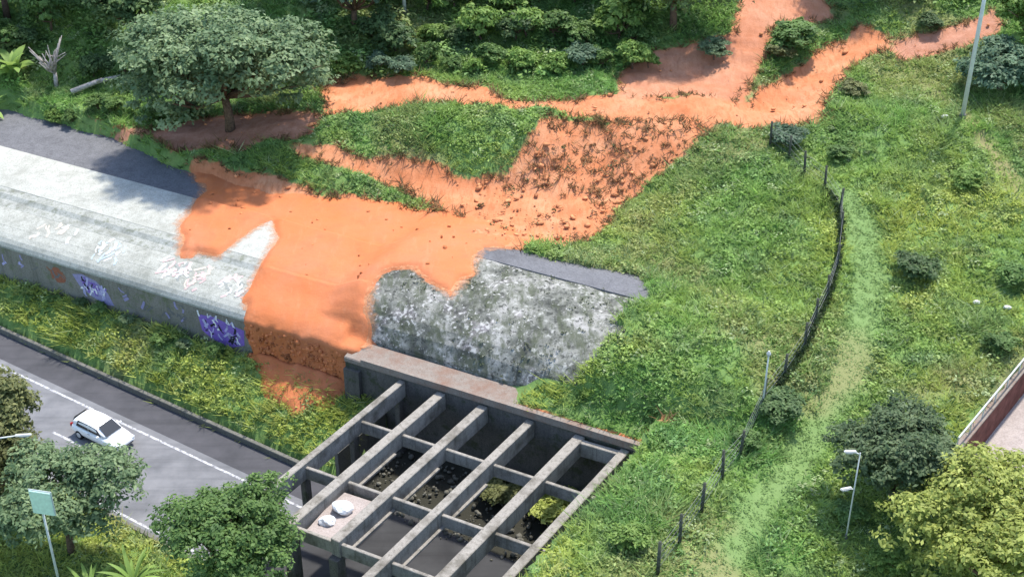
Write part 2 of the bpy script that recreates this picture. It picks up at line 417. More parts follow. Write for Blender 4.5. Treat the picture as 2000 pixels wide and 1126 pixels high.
# ------------------------------------------------------------------ road
def un_sheet(name, u0, u1, n0, n1, z, mat, parent=None, kind=None):
    P_ = [un_xy(u0, n0), un_xy(u1, n0), un_xy(u1, n1), un_xy(u0, n1)]
    o = link(name, py_mesh(name, [(p[0], p[1], z) for p in P_], [(0, 1, 2, 3)]), mat, parent)
    if kind: o['kind'] = kind
    return o
road = un_sheet('road', -170, -44.0, 39.4, 48.62, 0, M['asphalt'], kind='structure')
un_sheet('underpass_floor', -44.0, -27.0, 38.9, 48.9, .02, M['shaded'], kind='structure')
def painted(u0, u1, n, w=.13):
    un_sheet('road_marking', u0, u1, n-w/2, n+w/2, .004, M['paint'], road)
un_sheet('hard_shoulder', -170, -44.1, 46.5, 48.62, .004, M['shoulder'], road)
painted(-170, -44.1, 45.95, .16); painted(-170, -44.1, 39.75, .16)
for k in range(1, 16): painted(-58.2-7.0*k+2.6, -58.2-7.0*k+5.2, 42.9, .16)
kerb = bar('retaining_wall', un_xy(-170, 48.75), un_xy(-44.4, 48.75), .14, -.3, .42, M['kerb'], bev=.03)
put(kerb, 'low grimy concrete retaining wall between the road and the grass bank', 'wall')
kb = bar('kerb', un_xy(-170, 39.25), un_xy(-44.4, 39.25), .15, -.2, .16, M['kerb'])
put(kb, kind='structure')

# ------------------------------------------------------------------ tunnel
tunnel = empty('tunnel', (*sw_xy(25, 0), 2.5))
put(tunnel, 'long concrete tunnel with pale roof, graffiti wall and mossy vault, partly under orange mud', 'tunnel')
TI = Matrix.Translation(-Vector(tunnel.location))
def tpart(name, me, mat, parent=tunnel):
    if parent is tunnel: me.transform(TI)
    o = link(name, me, mat, parent); return o
def strip(name, s0, s1, prof, mat, ds=.8, thick=None, warp=0):
    """sweep a w-z profile along the tunnel"""
    S = np.arange(s0, s1+.001, (s1-s0)/max(1, round((s1-s0)/ds)))
    k = len(prof); V = []; F = []
    for s in S:
        for (w, z) in prof:
            x, y = sw_xy(s, w); V.append((x, y, z + warp*(float(fbm(s*.3, w*.3+5, 3))-.5)))
    for i in range(len(S)-1):
        for j in range(k-1):
            F.append((i*k+j, (i+1)*k+j, (i+1)*k+j+1, i*k+j+1))
    F.append(tuple(range(k))); F.append(tuple((len(S)-1)*k+j for j in range(k))[::-1])
    me = py_mesh(name, V, F)
    bm = bmesh.new(); bm.from_mesh(me); bmesh.ops.recalc_face_normals(bm, faces=bm.faces); bm.to_mesh(me); bm.free()
    return tpart(name, me, mat)
S0, S1 = -32, 28.0
strip('graffiti_wall', S0, 28.9, [(.02, .2), (.02, 5.19), (.5, 5.19), (.5, .2), (.02, .2)], M['wall'], 3)
strip('wall_coping', S0, 28.0, [(-.06, 5.2), (-.05, 5.34), (.10, 5.58), (.33, 5.80), (.68, 5.99), (1.195, 6.17), (1.195, 5.2), (-.06, 5.2)], M['roof_low'], 1.5, warp=.02)
strip('lower_roof', S0, S1, [(1.2, 5.4), (1.2, 6.18), (1.6, 6.30), (2.2, 6.45), (2.745, 6.57), (2.745, 5.4), (1.2, 5.4)], M['roof_low'], 1, warp=.03)
strip('roof_step', S0, S1, [(2.75, 5.4), (2.75, 6.58), (3.4, 6.71), (3.6, 6.84), (3.75, 6.94), (4.35, 7.05), (4.35, 5.4), (2.75, 5.4)], M['roof_step'], .6, warp=.07)
strip('upper_roof', S0, S1, [(4.355, 5.8), (4.355, 7.07), (5.5, 7.25), (7, 7.39), (8.69, 7.45), (8.7, 5.8), (4.355, 5.8)], M['roof_white'], 1, warp=.03)
strip('rear_roof', S0, S1, [(8.705, 5.8), (8.705, 7.24), (9.1, 7.22), (12, 7.25), (15.6, 7.2), (15.6, 5.8), (8.705, 5.8)], M['roof_rear'], 1, warp=.05)
strip('roof_kerb', S0, 12.5, [(15.1, 7.1), (15.1, 7.5), (15.35, 7.5), (15.35, 7.1), (15.1, 7.1)], M['roof_rear'], 2)
strip('vault', 28.4, 52, [(1.0, 5.0)] + [(w, z) for w, z in zip(ARCH_W[2:11], ARCH_Z[2:11])] + [(8.9, 5.0), (1.0, 5.0)], M['moss'], .35, warp=.3)
strip('vault_crown', 29.2, 52, [(8.92, 5.0), (8.92, 8.64), (9.6, 8.58), (10.6, 8.44), (11.5, 8.26), (13, 7.87), (15.6, 7.12), (15.6, 5.0), (8.92, 5.0)], M['roof_rear'], .7, warp=.06)
strip('portal_ledge', 28.95, 50.2, [(-.74, 5.12), (-.74, 5.38), (-.68, 5.45), (.99, 5.62), (.99, 5.12), (-.74, 5.12)], M['ledge'], 1, warp=.05)
strip('ledge_upstand', 30.2, 49.8, [(-.82, 5.2), (-.82, 5.66), (-.5, 5.68), (-.5, 5.2), (-.82, 5.2)], M['ledge'], 1, warp=.04)
strip('portal_wall', 28.95, 50.0, [(-.66, -.3), (-.66, 5.11), (.95, 5.11), (.95, -.3), (-.66, -.3)], M['darkwall'], 2)
strip('portal_pier', 29.0, 30.1, [(-1.0, -.3), (-1.0, 4.72), (-.67, 4.72), (-.67, -.3), (-1.0, -.3)], M['darkwall'], 1)
# sprayed tags: flat paint on the wall and on the low roof
def flatmat(name, c): return plain(name, c, .7, .2, .12, 9)
PU, LI, BK, WH, RD, PK, BL = [flatmat('spray_'+n, c) for n, c in (('purple', (.20, .12, .42)), ('lilac', (.40, .38, .60)), ('black', (.02, .02, .025)), ('white', (.72, .72, .74)), ('rust', (.26, .10, .06)), ('pink', (.50, .36, .34)), ('blue', (.38, .45, .50)))]
def blob(r, cx, cy, rx, ry, k=11, j=.25):
    out = []
    for i in range(k):
        a = 2*math.pi*i/k; q = 1+r.uniform(-j, j)
        out.append((cx+rx*q*math.cos(a), cy+ry*q*math.sin(a)))
    return out
def tag_on(name, polys, mat, place, lay):
    V = []; F = []
    for p in polys:
        F.append(tuple(range(len(V), len(V)+len(p)))); V += [place(a, b, lay) for a, b in p]
    return tpart(name, py_mesh(name, V, F), mat)
def wall_place(a, b, lay):
    x, y = sw_xy(a, .02-.006-.004*lay); return (x, y, min(b-.2, 5.17))
def roof_place(a, b, lay):
    x, y = sw_xy(a, b); return (x, y, float(np.interp(b, [.33, .68, 1.195, 1.6, 2.2, 2.745], [5.80, 5.99, 6.17, 6.30, 6.45, 6.57]))+.018+.004*lay)
r_ = random.Random(5)
def strokes(place, s0, s1, w0, w1, mats, k, lay=0., size=1.):
    """half worn-off lettering: many short bent strokes"""
    for i in range(k):
        cx = r_.uniform(s0, s1); cw = r_.uniform(w0, w1); a = r_.uniform(.4, 2.7); l = r_.uniform(.16, .42)*size; t = r_.uniform(.05, .12)*size
        dx, dy = l*math.cos(a), l*math.sin(a); ex, ey = -t*math.sin(a), t*math.cos(a); b = r_.uniform(-.12, .12)
        p = [(cx-dx-ex, cw-dy-ey), (cx+b-ex, cw+b-ey), (cx+dx-ex, cw+dy-ey), (cx+dx+ex, cw+dy+ey), (cx+b+ex, cw+b+ey), (cx-dx+ex, cw-dy+ey)]
        tag_on('graffiti', [p], r_.choice(mats), place, lay+.12*i)
DUSK = flatmat('spray_dull_lilac', (.26, .24, .40)); GRIME = flatmat('spray_dull_grey', (.13, .13, .13))
tag_on('graffiti', [[(6.3, 4.9), (7.2, 5.15), (8.4, 4.9), (9.3, 4.2), (9.7, 3.3), (9.0, 3.15), (7.8, 3.5), (6.8, 4.1)]], DUSK, wall_place, 0)
strokes(wall_place, 6.9, 9.2, 3.7, 4.7, [PU, LI, LI, WH, PU, BK], 46, 1.0, .8)
tag_on('graffiti', [[(17.0, 4.8), (18.3, 4.95), (19.6, 4.75), (20.7, 4.6), (20.6, 3.4), (19.4, 2.9), (18.0, 3.1), (17.2, 3.6)]], PU, wall_place, 0)
strokes(wall_place, 17.5, 20.3, 3.4, 4.5, [PU, LI, WH, BK, DUSK, PU], 52, 1.0, .85)
strokes(wall_place, 17.0, 20.6, 4.75, 4.95, [WH, LI], 10, 7.5, .6)
tag_on('graffiti', [blob(r_, 4.9, 4.4, .7, .55, 14, .35)], RD, wall_place, 0)
strokes(wall_place, 4.2, 5.6, 4.0, 4.9, [RD, GRIME], 12, 1.0, .8)
strokes(wall_place, 10.5, 16.0, 3.9, 5.0, [GRIME, DUSK, GRIME], 22, .2, .9)
strokes(wall_place, -8, 3.5, 3.9, 5.0, [GRIME, DUSK, LI], 24, .2, .9)
FADE = flatmat('faded_white_spray', (.50, .50, .48)); GREY = flatmat('faded_grey_spray', (.24, .25, .23)); SAND = flatmat('faded_sand_spray', (.50, .44, .36))
def scribble(s0, s1, w0, w1, mats, k): strokes(roof_place, s0, s1, w0, w1, mats, k)
scribble(12.8, 15.2, .8, 2.4, [FADE, PK, GREY, FADE], 34)
scribble(15.6, 16.6, .6, 3.0, [PK, PK, SAND], 22)
scribble(7.4, 9.6, .8, 2.6, [BL, FADE], 24)
scribble(17.8, 20.3, .8, 2.6, [FADE, GREY, PK, FADE], 30)
scribble(2.0, 5.2, .9, 2.6, [SAND, FADE], 18)

def soil_z(x, y):
    u, n = xy_un(x, y); s, w = un_sw(u, n)
    k = sstep(-37.5, -34.5, u)*sstep(-26.6, -27.4, u)
    p = np.interp(w, [-.62, -.5, .1, .6, 1.1, 1.7], [5.2, 5.52, 5.85, 6.0, 6.25, 6.75]) - .8*(1-k) + .15*(fbm(x*.9, y*.9, 3)-.5)
    return np.where((w > -.62) & (w < 1.9) & (u > -37.5) & (u < -26.6), p, -9.0)
# soil and turf lying on the right half of the ledge
Sg, Wg = np.meshgrid(np.arange(38.5, 49.8, .2), np.arange(-.6, 1.85, .1))
xs_, ys_ = un_xy(*sw_un(Sg, Wg)); zs_ = soil_z(xs_, ys_); sj = np.arange(Sg.size).reshape(Sg.shape)
me = np_mesh('turf_bank', np.stack([xs_, ys_, zs_], -1).reshape(-1, 3), np.stack([sj[:-1, :-1], sj[:-1, 1:], sj[1:, 1:], sj[1:, :-1]], -1).reshape(-1, 4), True, attr=dict(mud=sstep(.0, -.45, Wg).ravel()*.75))
put(link('turf_bank', me, M['terrain']), kind='structure')

# ------------------------------------------------------------------ mud that came over the roof
ROOFMUD = [(6.7,12.5),(6.2,13.5),(9.3,16),(33,16),(34.4,11.4),(32.8,10),(33.8,6.9),(33.7,4.4),(32.2,5.1),(29.9,6.0),(28.7,5.6),(28.3,4.6),(28.7,3.0),(29.5,1.6),(29.8,.6),(29.3,-.6),(29.2,-2.0),(29.1,-3.4),(28.3,-4.9),(26.8,-6.4),(24.6,-6.2),(23.0,-5.2),(21.4,-3.6),(20.9,-1.8),(20.7,.4),(19.0,3.0),(15.4,3.2),(13.4,3.1),(11.5,5.5),(10.8,8.1),(10,10.3)]
MUDHOLE = [(16.3,3.6),(17.1,8.6),(18.8,6.7),(19.6,3.5),(20.4,.3),(14.5,.3),(14.5,3.6)]
ss = np.arange(4, 37, .16); tt = np.concatenate([np.arange(-8, -3.4, .16), np.arange(-3.4, 0, .14), np.arange(0, 16.6, .16)])
SS, TT = np.meshgrid(ss, tt)
onroof = TT >= 0; onwall = (TT < 0) & (TT >= -3.4); onbank = TT < -3.4
wbase = np.where(onroof, TT, np.where(onwall, -.02, -.02+(TT+3.4)))
ub, nb = sw_un(SS, wbase); xb, yb = un_xy(ub, nb)
rz_ = np.where(SS < 28.3, np.maximum(roof_z(ub, np.maximum(TT, 0)), np.interp(TT, FLAT_W, FLAT_Z)+.02), roof_z(ub, np.maximum(TT, 0)))
zb_ = np.where(onroof, rz_, np.where(onwall, 5.42+.8*TT, terrain_z(xb, yb)))
zb_ = np.where(onbank, zb_ + .45*np.exp(-(-TT-3.4)/.7), zb_)
wa = 1.3*(fbm(SS*.7, TT*.7+9, 5)-.5); wb = 1.3*(fbm(SS*.7+40, TT*.7, 5)-.5)
d = poly_sd(SS+wa, TT+wb, ROOFMUD)
d = np.minimum(d, -poly_sd(SS+wa*.4, TT+wb*.4, MUDHOLE))
lump = fbm(SS*.45, TT*.45, 4); fl = fbm(SS*1.7, TT*.6, 4)
th_ = np.clip(d*.5, -.35, .2) + np.where(d > 0, .22*(lump-.4)+.06*(fl-.5), 0)*np.clip(d, 0, 1)
step_fill = np.exp(-((TT-3.55)/.9)**2)*.28*sstep(.1, .9, d)
th_ = th_ + np.where(onroof & (TT < 3.66), step_fill, 0)
# sheet pushed out along the local normal, rounded over the roof edge
nw_ = np.where(onroof, -.1-.9*np.exp(-np.maximum(TT, 0)/.25), -1.0); nw_ = np.where(onbank, -.35, nw_)
nzv = np.where(onroof, 1.0, np.where(onwall, .25*np.exp(TT/.5)+.05, .9))
thw = np.where(onwall, np.where(d > .25, np.clip(th_+.14, .22, .32), np.clip(th_, -.3, .3))+(.30*(fbm(SS*1.6, TT*.6, 5)-.5)+.16*(fbm(SS*5, TT*4, 3)-.5))*(d > .25), th_)
wm = wbase + nw_*thw*np.where(onroof & (TT > .8), 0, 1); zm = zb_ + nzv*thw
um, nm = sw_un(SS, wm); xm, ym = un_xy(um, nm)
k0, k1 = SS.shape; ii = np.arange(k0*k1).reshape(k0, k1)
F4 = np.stack([ii[:-1, :-1], ii[:-1, 1:], ii[1:, 1:], ii[1:, :-1]], -1).reshape(-1, 4)
keep = (np.stack([d.ravel()[F4[:, i]] for i in range(4)], -1).max(1) > -.7)
F4 = F4[keep]; used = np.unique(F4); remap = -np.ones(k0*k1, int); remap[used] = np.arange(len(used))
Vm = np.stack([xm, ym, zm], -1).reshape(-1, 3)[used]
ms = link('mudslide', np_mesh('mudslide', Vm, remap[F4], True), M['mud'])
put(ms, 'bright orange mud spilled over the tunnel roof and down its wall', 'mud', kind='stuff')

# thin dusty wash of mud round the edge of the slide
mf, tf, bf_ = new_mat('mud_film', .9, .1)
fa = nd(tf, 'ShaderNodeAttribute', attribute_name='film').outputs['Fac']; fv = coords(tf, kind='Position')
fn = noise(tf, fv, 2.6, 6, .75); mm = nd(tf, 'ShaderNodeMath', operation='ADD'); tf.links.new(fa, mm.inputs[0]); tf.links.new(fn, mm.inputs[1])
mr_ = nd(tf, 'ShaderNodeMapRange'); mr_.inputs[1].default_value = .78; mr_.inputs[2].default_value = 1.25; tf.links.new(mm.outputs[0], mr_.inputs[0])
tf.links.new(ramp(tf, fn, [(.3, (.55, .21, .09)), (.7, (.53, .29, .16))]), bf_.inputs['Base Color']); tf.links.new(mr_.outputs[0], bf_.inputs['Alpha'])
ROOFP_W = [.10, .33, .68, 1.2, 1.6, 2.2, 2.745, 3.4, 3.6, 3.75, 4.35, 5.5, 7, 8.69, 8.75, 9.1, 12, 15.6]
ROOFP_Z = [5.58, 5.80, 5.99, 6.18, 6.30, 6.45, 6.58, 6.71, 6.84, 6.94, 7.06, 7.25, 7.39, 7.45, 7.27, 7.24, 7.27, 7.22]
sf, wf = np.meshgrid(np.arange(6, 40, .2), np.arange(.3, 12.0, .2))
uf, nf = sw_un(sf, wf); xf_, yf_ = un_xy(uf, nf)
zf_ = np.where(sf < 28.2, np.interp(wf, ROOFP_W, ROOFP_Z)+.035, roof_z(uf, wf)+.085)
df = np.minimum(poly_sd(sf, wf, ROOFMUD), -poly_sd(sf, wf, MUDHOLE)); fi = np.arange(sf.size).reshape(sf.shape)
Ff = np.stack([fi[:-1, :-1], fi[:-1, 1:], fi[1:, 1:], fi[1:, :-1]], -1).reshape(-1, 4); dm = df.ravel()[Ff]
side_ = sf.ravel()[Ff] < 28.2; jump = side_.any(1) & ~side_.all(1)
Ff = Ff[(dm.max(1) > -2.2) & (dm.min(1) < .9) & (~jump)]
film = link('mud_film', np_mesh('mud_film', np.stack([xf_, yf_, zf_], -1).reshape(-1, 3), Ff, True, attr=dict(film=.58*sstep(-1.2, .4, df))), mf)
put(film, 'thin dusty film of orange mud around the edge of the slide', 'mud', kind='stuff')

# ------------------------------------------------------------------ concrete grid over the road
BU = [-43.0, -40.3, -37.45, -34.35, -31.2, -28.4]
BW = [.22, .30, .30, .26, .32, .27]
pergola = empty('concrete_pergola', (*un_xy(-36, 46), 0))
put(pergola, 'open grid of grey concrete beams spanning the road in front of the mossy vault', 'beam grid')
PI_ = Matrix.Translation(-Vector(pergola.location))
def ppart(name, me, mat, parent=pergola):
    me.transform(PI_ if parent is pergola else Matrix.Identity(4)); return link(name, me, mat, parent)
def wall_n(u): return S_N + (u-S_U)*DS_N/DS_U
ROWS = [-5.0, -10.0, -14.4]
for i, (u, h) in enumerate(zip(BU, BW)):
    n1 = wall_n(u)-.70
    b = ppart('beam', bev_mesh('beam', box_pts(un_xy(u, wall_n(u)-14.6 if i < 3 else 34.0), un_xy(u, n1), h, 3.85, 5.0), BOXF, .04), M['beam'])
    if i in (1, 2, 3):
        fu = u + h + .10
        ppart('bottom_flange', bev_mesh('bottom_flange', box_pts(un_xy(fu, wall_n(u)-14.2), un_xy(fu, n1-5.2), .095, 3.86, 4.02), BOXF, .02), M['beam'])
    for k, r0 in enumerate(ROWS):
        u2 = BU[i+1] if i < 5 else -27.2
        h2 = BW[i+1] if i < 5 else 0
        if i == 5 and k == 2: continue
        a = un_xy(u+h-.02, wall_n(u+h)+r0); c = un_xy(u2-h2+.02, wall_n(u2-h2)+r0)
        ppart('cross_beam', bev_mesh('cross_beam', box_pts(a, c, .11, 3.9, 4.72), BOXF, .03), M['beam'])
a = un_xy(BU[4]+.3, wall_n(BU[4])-1.1); c = un_xy(BU[5]-.25, wall_n(BU[5])-1.1)
ppart('cross_beam', bev_mesh('cross_beam', box_pts(a, c, .2, 4.0, 4.95), BOXF, .03), M['beam'])
# outer supporting wall, columns under the first beam
for i in range(6):
    q = un_xy(BU[i], wall_n(BU[i])-14.2); q0 = un_xy(BU[i], wall_n(BU[i])-14.9)
    ppart('column', bev_mesh('column', box_pts(q0, q, .3, -.3, 3.84), BOXF, .04), M['darkwall'])
for i in range(3):
    q = un_xy(BU[0], wall_n(BU[0])-.9-4.4*i); q0 = un_xy(BU[0], wall_n(BU[0])-1.4-4.4*i)
    ppart('column', bev_mesh('column', box_pts(q0, q, .2, -.3, 3.84), BOXF, .04), M['darkwall'])
a = un_xy(BU[1]+.32, wall_n(BU[1])-12.3); c = un_xy(BU[2]-.32, wall_n(BU[2])-12.3)
sl = ppart('cover_slab', bev_mesh('cover_slab', box_pts(a, c, 1.9, 4.12, 4.26), BOXF, .02), M['pink'])
sl['label'] = 'pinkish slab closing one cell of the grid'
SLAB = un_xy((BU[1]+BU[2])/2-.3, wall_n(BU[1])-11.9)
# side wall of the cutting on the hill side, and a small one below the first beam
put(bar('cutting_wall', un_xy(-27.0, 33), un_xy(-27.0, wall_n(-27)-.8), .17, -.3, 5.25, M['darkwall']), 'dark concrete wall along the hill side of the beam grid', 'wall')
put(bar('side_wall', un_xy(-44.35, 49.0), un_xy(-44.35, wall_n(-44.35)-.9), .15, -.3, 2.2, M['kerb']), 'short concrete side wall between the grass bank and the beam grid', 'wall')
# white sacks dumped on the slab
def lump_mesh(name, rx, ry, rz, seed, sub=2, rough=.25):
    bm = bmesh.new(); bmesh.ops.create_icosphere(bm, subdivisions=sub, radius=1)
    rr = random.Random(seed); o1, o2 = rr.uniform(0, 50), rr.uniform(0, 50)
    for v in bm.verts:
        q = 1+rough*2*(float(fbm(v.co.x*1.3+o1+v.co.z, v.co.y*1.3+o2-v.co.z*.7, 3))-.5)
        v.co = Vector((v.co.x*rx*q, v.co.y*ry*q, max(v.co.z, -.55)*rz*q))
    me = bpy.data.meshes.new(name); bm.to_mesh(me); bm.free(); return me
for k, (dx, dy, sz, lab) in enumerate([(.15, .25, .62, 'larger crumpled white sack on the pink slab in the beam grid'), (-.5, -.75, .42, 'smaller crumpled white sack nearer the slab edge in the beam grid')]):
    o = link('white_sack', lump_mesh('white_sack', sz, sz*.75, sz*.6, 30+k, 3, .5), M['white']); o.location = (SLAB[0]+dx, SLAB[1]+dy, 4.26+.3*sz)
    put(o, lab, 'sack', 'white sacks on the slab')
# ------------------------------------------------------------------ sunken yard at the right edge
def yard_xy(a, e): return 25.3+.618*a+.786*e, 61.2+.786*a-.618*e
pv = py_mesh('yard', [(*yard_xy(a, e), 4.7) for a, e in ((-3, .1), (16, .1), (16, 14), (-3, 14))], [(0, 3, 2, 1)])
put(link('yard', pv, M['pink']), kind='structure')
yw = empty('yard_wall', (*yard_xy(6, 0), 4.7)); put(yw, 'dark red-brown wall with pale railing beside the sunken pink yard', 'wall')
YI = Matrix.Translation(-Vector(yw.location))
m_ = bev_mesh('wall_face', box_pts(yard_xy(-3, .12), yard_xy(16, .12), .16, 4.4, 6.9), BOXF, .03); m_.transform(YI); link('wall_face', m_, M['brownwall'], yw)
m_ = bev_mesh('coping', box_pts(yard_xy(-3, .1), yard_xy(16, .1), .22, 6.905, 7.02), BOXF, .02); m_.transform(YI); link('coping', m_, M['ledge'], yw)
for k in range(10):
    x, y = yard_xy(-2+k*1.8, .1); v, f = tube_data([(x, y, 7.02), (x, y, 7.75)], [.04, .04], 6)
    m_ = py_mesh('baluster', v, f); m_.transform(YI); link('baluster', m_, M['pole'], yw)
v, f = tube_data([(*yard_xy(-2, .1), 7.77), (*yard_xy(15, .1), 7.77)], [.05, .05], 6); m_ = py_mesh('handrail', v, f); m_.transform(YI); link('handrail', m_, M['pole'], yw)

# ------------------------------------------------------------------ grass, weeds
def in_view(x, y, pad=5):
    dep = y*.848+46*.53
    return (np.abs(x) < dep*.3676+pad) & (y > 44) & (y < 118)
def ground_zone(x, y):
    u, n = xy_un(x, y); s, w = un_sw(u, n)
    edge = -34.6 + 2.2*(fbm(w*.35+3, u*.2, 3)-.5)*2
    wr = np.interp(u, [-110, -92, -79, -69, -60, -50, -45, -40, -34], [15.6, 15.2, 14.4, 12.2, 11.6, 11.4, 11.4, 11.7, 12.4]) + 1.2*(fbm(s*.4, w*.4, 3)-.5)
    roof = (w > -.25) & (w < wr-.75) & (u < edge-.1)
    pit = (u > -44.5) & (u < -26.7) & (w <= np.where(u > -35.5, -.35, .9)) & (n > 38.4)
    rd = (n > 39.0) & (n < 48.95) & (u < -26.8)
    ya = (x-25.3)*.618+(y-61.2)*.786; ye = (x-25.3)*.786-(y-61.2)*.618
    yd = (ya > -3) & (ya < 16) & (ye > -.3) & (ye < 14)
    ledge = (w > -1.0) & (w < 1.2) & (u > -44.5) & (u < -27) & ~((u > -35.5) & (w > -.35))
    return ~(roof | pit | rd | yd | ledge)
C_DK = np.array([.075, .135, .040]); C_MID = np.array([.175, .325, .080]); C_YEL = np.array([.38, .44, .095]); C_PALE = np.array([.38, .46, .22]); C_BLU = np.array([.155, .265, .130]); C_BRN = np.array([.24, .15, .07])
def veg_tone(x, y, rg):
    """yellower on the road bank and the right of the hill, deeper green above the vault"""
    u, n = xy_un(x, y)
    k = fbm(x*.13+3, y*.13, 4); k2 = fbm(x*.7, y*.7+60, 3)
    yel = np.clip((k-.47)*3.2+.35, 0, 1)
    bank = ((u < -44) & (n < 57)).astype(float)
    back = sstep(80, 92, y)
    yel = np.clip(yel*(1-.55*back)+.55*bank+.22*sstep(16, 22, x)*(1-back), 0, 1)
    c = C_MID*(1-yel[:, None]) + C_YEL*yel[:, None]
    b = np.clip((k2-.5)*3, 0, 1)[:, None]*.6
    c = c*(1-b)+C_BLU*b
    dr = (.75*sstep(.57, .68, fbm(x*.12+90, y*.12, 4))+.5*sstep(.62, .74, fbm(x*.4+20, y*.4, 3)))[:, None]*np.minimum(1, rg.random(len(x))*1.6)[:, None]
    c = c*(1-dr*.7)+np.array([.36, .34, .14])*dr*.7
    j = rg.random(len(x))[:, None]
    c = np.where(j < .06, C_PALE, np.where(j > .90, C_DK, c))
    return c*(.8+.4*rg.random(len(x)))[:, None]
def blades(name, count, nb, seed, label):
    rg = np.random.default_rng(seed)
    x = rg.uniform(-62, 62, count); y = rg.uniform(44, 118, count)
    ok = in_view(x, y, 4) & ground_zone(x, y); x, y = x[ok], y[ok]
    mud, red, tr, gt = masks(x, y)
    ok = (rg.random(len(x)) > mud*1.02) & (rg.random(len(x)) > gt*.6); x, y, tr, mud = x[ok], y[ok], tr[ok], mud[ok]
    z = np.maximum(terrain_z(x, y), soil_z(x, y)); tone = veg_tone(x, y, rg)
    tone = tone*(1-tr[:, None]*.92) + (np.array([.23, .335, .12])*(1+.16*(rg.random(len(x))[:, None]-.5)))*tr[:, None]*.92
    dry = (mud > .3)[:, None]; tone = np.where(dry, C_BRN*(.5+.8*rg.random(len(x)))[:, None], tone)
    hgt = (.10+.45*sstep(.6, .72, fbm(x*.3+70, y*.3, 3))*rg.random(len(x))+.26*fbm(x*.35, y*.35+8, 3)+.22*rg.random(len(x)))*(1-.8*tr)
    N_ = len(x)*nb
    X = np.repeat(x, nb)+rg.normal(0, .12, N_); Y = np.repeat(y, nb)+rg.normal(0, .12, N_); Z = np.repeat(z, nb)-.04
    Hh = np.repeat(hgt, nb)*rg.uniform(.6, 1.25, N_); a = rg.uniform(0, 2*np.pi, N_); wd = rg.uniform(.03, .075, N_)
    lean = rg.uniform(.6, 2.0, N_)*Hh; la = rg.uniform(0, 2*np.pi, N_)
    V = np.empty((N_, 3, 3), np.float32)
    V[:, 0] = np.stack([X-wd*np.cos(a), Y-wd*np.sin(a), Z], -1); V[:, 1] = np.stack([X+wd*np.cos(a), Y+wd*np.sin(a), Z], -1)
    V[:, 2] = np.stack([X+lean*np.cos(la), Y+lean*np.sin(la), Z+Hh], -1)
    cc = np.repeat(np.repeat(tone, nb, 0)*(.85+.3*rg.random(N_))[:, None], 3, 0)
    o = link(name, np_mesh(name, V.reshape(-1, 3), np.arange(N_*3).reshape(-1, 3), False, cc), M['grass'])
    return put(o, label, 'grass', kind='stuff')
def leaf_quads(C, Nn, L, W, rg, fold=.0):
    """diamond leaves at C, facing Nn"""
    n = len(C)
    t = rg.normal(0, 1, (n, 3)); t -= (t*Nn).sum(1)[:, None]*Nn; t /= np.linalg.norm(t, axis=1)[:, None]+1e-9
    b = np.cross(Nn, t)
    V = np.empty((n, 4, 3), np.float32)
    V[:, 0] = C-t*L[:, None]*.5; V[:, 1] = C+b*W[:, None]*.5-t*L[:, None]*.05; V[:, 2] = C+t*L[:, None]*.5-Nn*L[:, None]*.12; V[:, 3] = C-b*W[:, None]*.5-t*L[:, None]*.05
    return V.reshape(-1, 3), np.arange(n*4).reshape(-1, 4)
def unit(v): return v/(np.linalg.norm(v, axis=-1, keepdims=True)+1e-9)
def weeds(name, count, nl, seed, label, zone, zf, tonef, rad=(.25, .7), leaf=(.13, .28)):
    rg = np.random.default_rng(seed)
    x = rg.uniform(-62, 62, count); y = rg.uniform(44, 118, count)
    ok = in_view(x, y, 4); x, y = x[ok], y[ok]
    ok = zone(x, y, rg); x, y = x[ok], y[ok]
    z = zf(x, y); tone = tonef(x, y, rg); r = rg.uniform(*rad, len(x))
    N_ = len(x)*nl
    d = unit(rg.normal(0, 1, (N_, 3))); d[:, 2] = np.abs(d[:, 2])
    q = np.repeat(r, nl)*rg.uniform(.5, 1, N_)
    C = np.stack([np.repeat(x, nl), np.repeat(y, nl), np.repeat(z, nl)], -1) + d*q[:, None]*np.array([1, 1, .8])
    nn = unit(d*.4+rg.normal(0, .38, (N_, 3))+np.array([0, 0, 1.1]))
    L = rg.uniform(*leaf, N_); V, F = leaf_quads(C, nn, L, L*.55, rg)
    cc = np.repeat(np.repeat(tone, nl, 0)*(.7+.6*rg.random(N_))[:, None], 4, 0)
    o = link(name, np_mesh(name, V, F, False, cc), M['leaf'])
    return put(o, label, 'weeds', kind='stuff')
blades('grass', 150000, 6, 3, 'green and yellowish grass covering the banks and the hill')
def zone_hill(x, y, rg):
    mud, red, tr, gt = masks(x, y); k = fbm(x*.3+11, y*.3, 4)
    return ground_zone(x, y) & (mud < .25) & (tr < .25) & (gt < .4) & (rg.random(len(x)) < sstep(.36, .6, k)+.12)
weeds('leafy_weeds', 30000, 20, 4, 'leafy green weeds and creepers over the hillside', zone_hill, terrain_z, veg_tone)
def zone_bank(x, y, rg):
    mud, red, tr, gt = masks(x, y)
    m = ((x > -17) & (x < 14) & (y > 100.8 + .8*rg.random(len(x)))) | ((x < -24) & (y > 104)) | ((x > 26) & (y > 108.5))
    return ground_zone(x, y) & m & (mud < .2) & (rg.random(len(x)) < sstep(.38, .55, fbm(x*.35+5, y*.35+44, 3)))
weeds('undergrowth', 16000, 26, 14, 'tangled green undergrowth between the shrubs of the wooded bank', zone_bank, lambda x, y: terrain_z(x, y)+.15, veg_tone, (.5, 1.25), (.22, .5))
def zone_tufts(x, y, rg):
    return (poly_sd(x, y, MUD['tufts']) > -.3) & (rg.random(len(x)) < .42)
